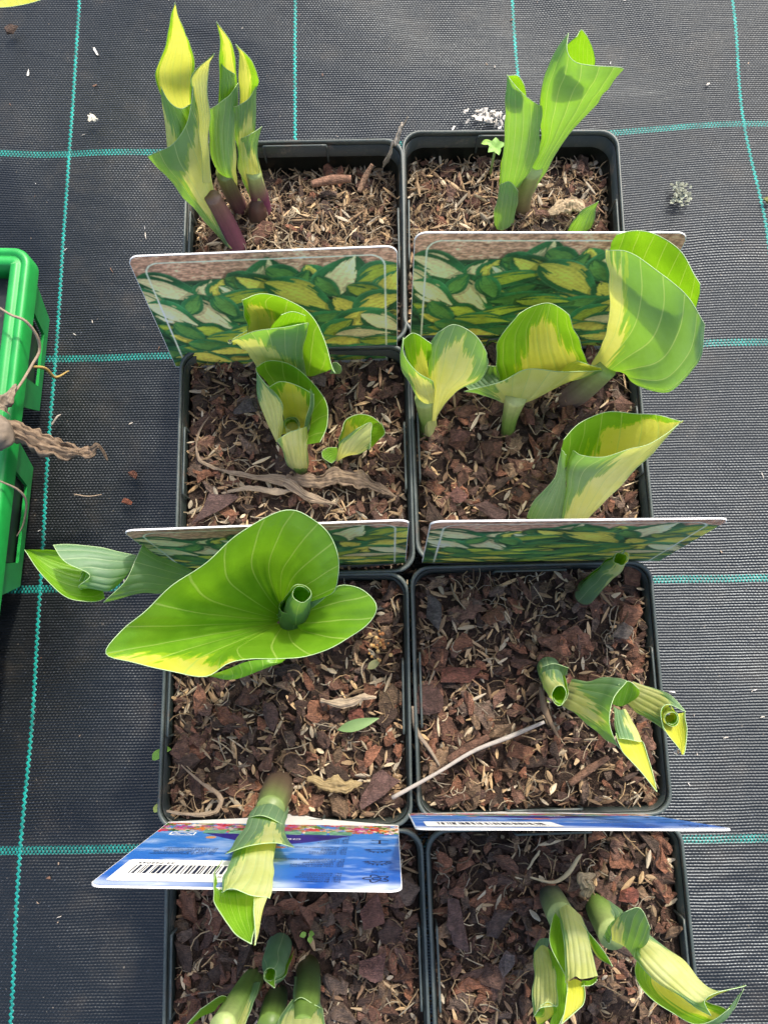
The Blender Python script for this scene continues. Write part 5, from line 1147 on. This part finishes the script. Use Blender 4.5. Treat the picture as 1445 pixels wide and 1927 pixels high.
# things on the cloth
m = MB()
for i in range(46):
    c = px(921 + RNG.normal() * 16, 222 + RNG.normal() * 9, .35 + RNG.uniform(0, .5)); V, Fq = CHUNK[i % 36]; s = RNG.uniform(.003, .0065)
    m.add((V * [s, s, s * 1.6]) @ rotm(RNG.uniform(0, 6), RNG.normal() * .6, 1, .3).T + c, Fq, np.array((.62, .58, .51)) * RNG.uniform(.65, 1.1))
solo("paper_scrap", m, "crumpled off white scrap on the cloth behind the back pot", "scrap", [M_FIBRE], False)
m = MB()
for i in range(90):
    a = RNG.uniform(0, 6.28); t = RNG.random(); c = px(1277 + (RNG.normal() * 3), 368, .25) + [RNG.normal() * .0022, (t - .5) * .015, .003 * RNG.random()]
    leaflet(m, c, (math.cos(a), math.sin(a) * .7 + .3, RNG.uniform(.0, .8)), .0030 * (1.1 - .5 * t), .0018, np.array((.30, .32, .24)) * RNG.uniform(.5, 1.2))
solo("lichen_tuft", m, "grey green tuft of lichen on the cloth at the right", "lichen", [M_FIBRE])
V, Fq = hull(16, .5, .4, .3, .2); m = MB(); m.add((V * .010) @ rotm(.6, .1, 0, 0).T + px(21, 55, .3), Fq, (.075, .045, .032)); solo("bark_chip", m, "dark brown bark crumb on the cloth in the top left corner", "bark chip", [M_MULCH], False)
m = MB()
for i in range(9):
    V, Fq = CHUNK[i]; m.add((V * .0045) @ rotm(i, .3, 1, .2).T + px(172 + RNG.normal() * 4, 222 + RNG.normal() * 2, .3), Fq, (.6, .56, .46))
solo("paper_scrap", m, "tiny cream crumb on the cloth beside the left teal thread", "scrap", [M_FIBRE], False)
for x, y, col, lab in ((251, 892, (.24, .10, .06), "small reddish chip on cloth left of the curled shoots' pot"), (238, 944, (.26, .09, .05), "red brown chip on cloth near the left end of the hidden tag"), (1442, 375, (.22, .22, .06), "olive leaf bit at the right border of the cloth")):
    V, Fq = hull(12, .5, .35, .2); m = MB(); m.add((V * .0068) @ rotm(RNG.uniform(0, 3), .1, 0, 0).T + px(x, y, .25), Fq, col); solo("bark_chip", m, lab, "bark chip", [M_MULCH], False)
m = MB(); strand(m, C0, [(140, 930, .2), (165, 934, .3), (192, 931, .2)], (.0003, .0004, .0002), (.36, .28, .2)); solo("straw", m, "thin tan straw on the cloth beside the left teal thread", "straw", [M_DRY])
m = MB(); strand(m, C0, [(98, 800, .4), (108, 785, .5), (115, 780, .3)], (.0006, .0007, .0003), (.38, .33, .28)); solo("straw", m, "short grey straw above the trailing dry leaf", "straw", [M_DRY])
m = MB()
for i in range(330):
    x, y = RNG.uniform(-.36, .36), RNG.uniform(-.30, .50)
    if -.11 < x < .125 and -.235 < y < .218: continue
    V, Fq = CHUNK[i % 36]; s = abs(RNG.normal()) * .0010 + .0006; c = [(.5, .46, .40), (.35, .26, .18), (.16, .09, .06), (.62, .60, .56)][RNG.integers(4)]
    m.add((V * [s * RNG.uniform(1, 3), s, s]) @ rotm(RNG.uniform(0, 6), 0, 0, 0).T + [x, y, fold(x, y) + .0008], Fq, c)
solo("debris_specks", m, "scattered pale specks and crumbs on the black cloth", "debris", [M_FIBRE], False, None, "stuff")
# mulch caught between the pots
m = MB()
for i in range(260):
    q = RNG.random()
    if q < .7: x, y = .0070 + RNG.normal() * .0012, RNG.uniform(-.22, .20)
    else: x, y = RNG.uniform(-.1, .115), RNG.choice([.104, -.0085, -.121]) + RNG.normal() * .0012
    V, Fq = HUSK; L = RNG.uniform(.003, .008); m.add((V * [L, .0014, .0014]) @ rotm(RNG.uniform(0, 6), RNG.normal() * .3, 1, 0).T + [x, y, RNG.uniform(.070, .099)], Fq, np.array(HU_COLS[RNG.integers(7)]) * RNG.uniform(.3, .9))
solo("fallen_mulch", m, "straw and bark crumbs caught in the gaps between the pots", "mulch", [M_FIBRE], True, None, "stuff")
# yellow leaf reaching in from outside the top left corner
m = MB(); NU = 43
patch(m, C0, [([(-160, -60), (-100, -140), (0, -200)], 11), ([(-90, -20), (-20, -60), (60, -120)], 11.5), ([(-40, 15), (20, 13), (70, 2), (110, -20)], 12)], 'in', -.05, (0, 2, 2, 2), 'T')
V0 = np.concatenate(m.v); o = bpy.data.objects.new("hosta_leaf", m.mesh("hosta_corner_leaf", True, True)); o.data.materials.append(M_LEAF); o.data.materials.append(M_EDGE); COL.objects.link(o)
tagit(o, "yellow leaf edge reaching in at the top left corner", "leaf")
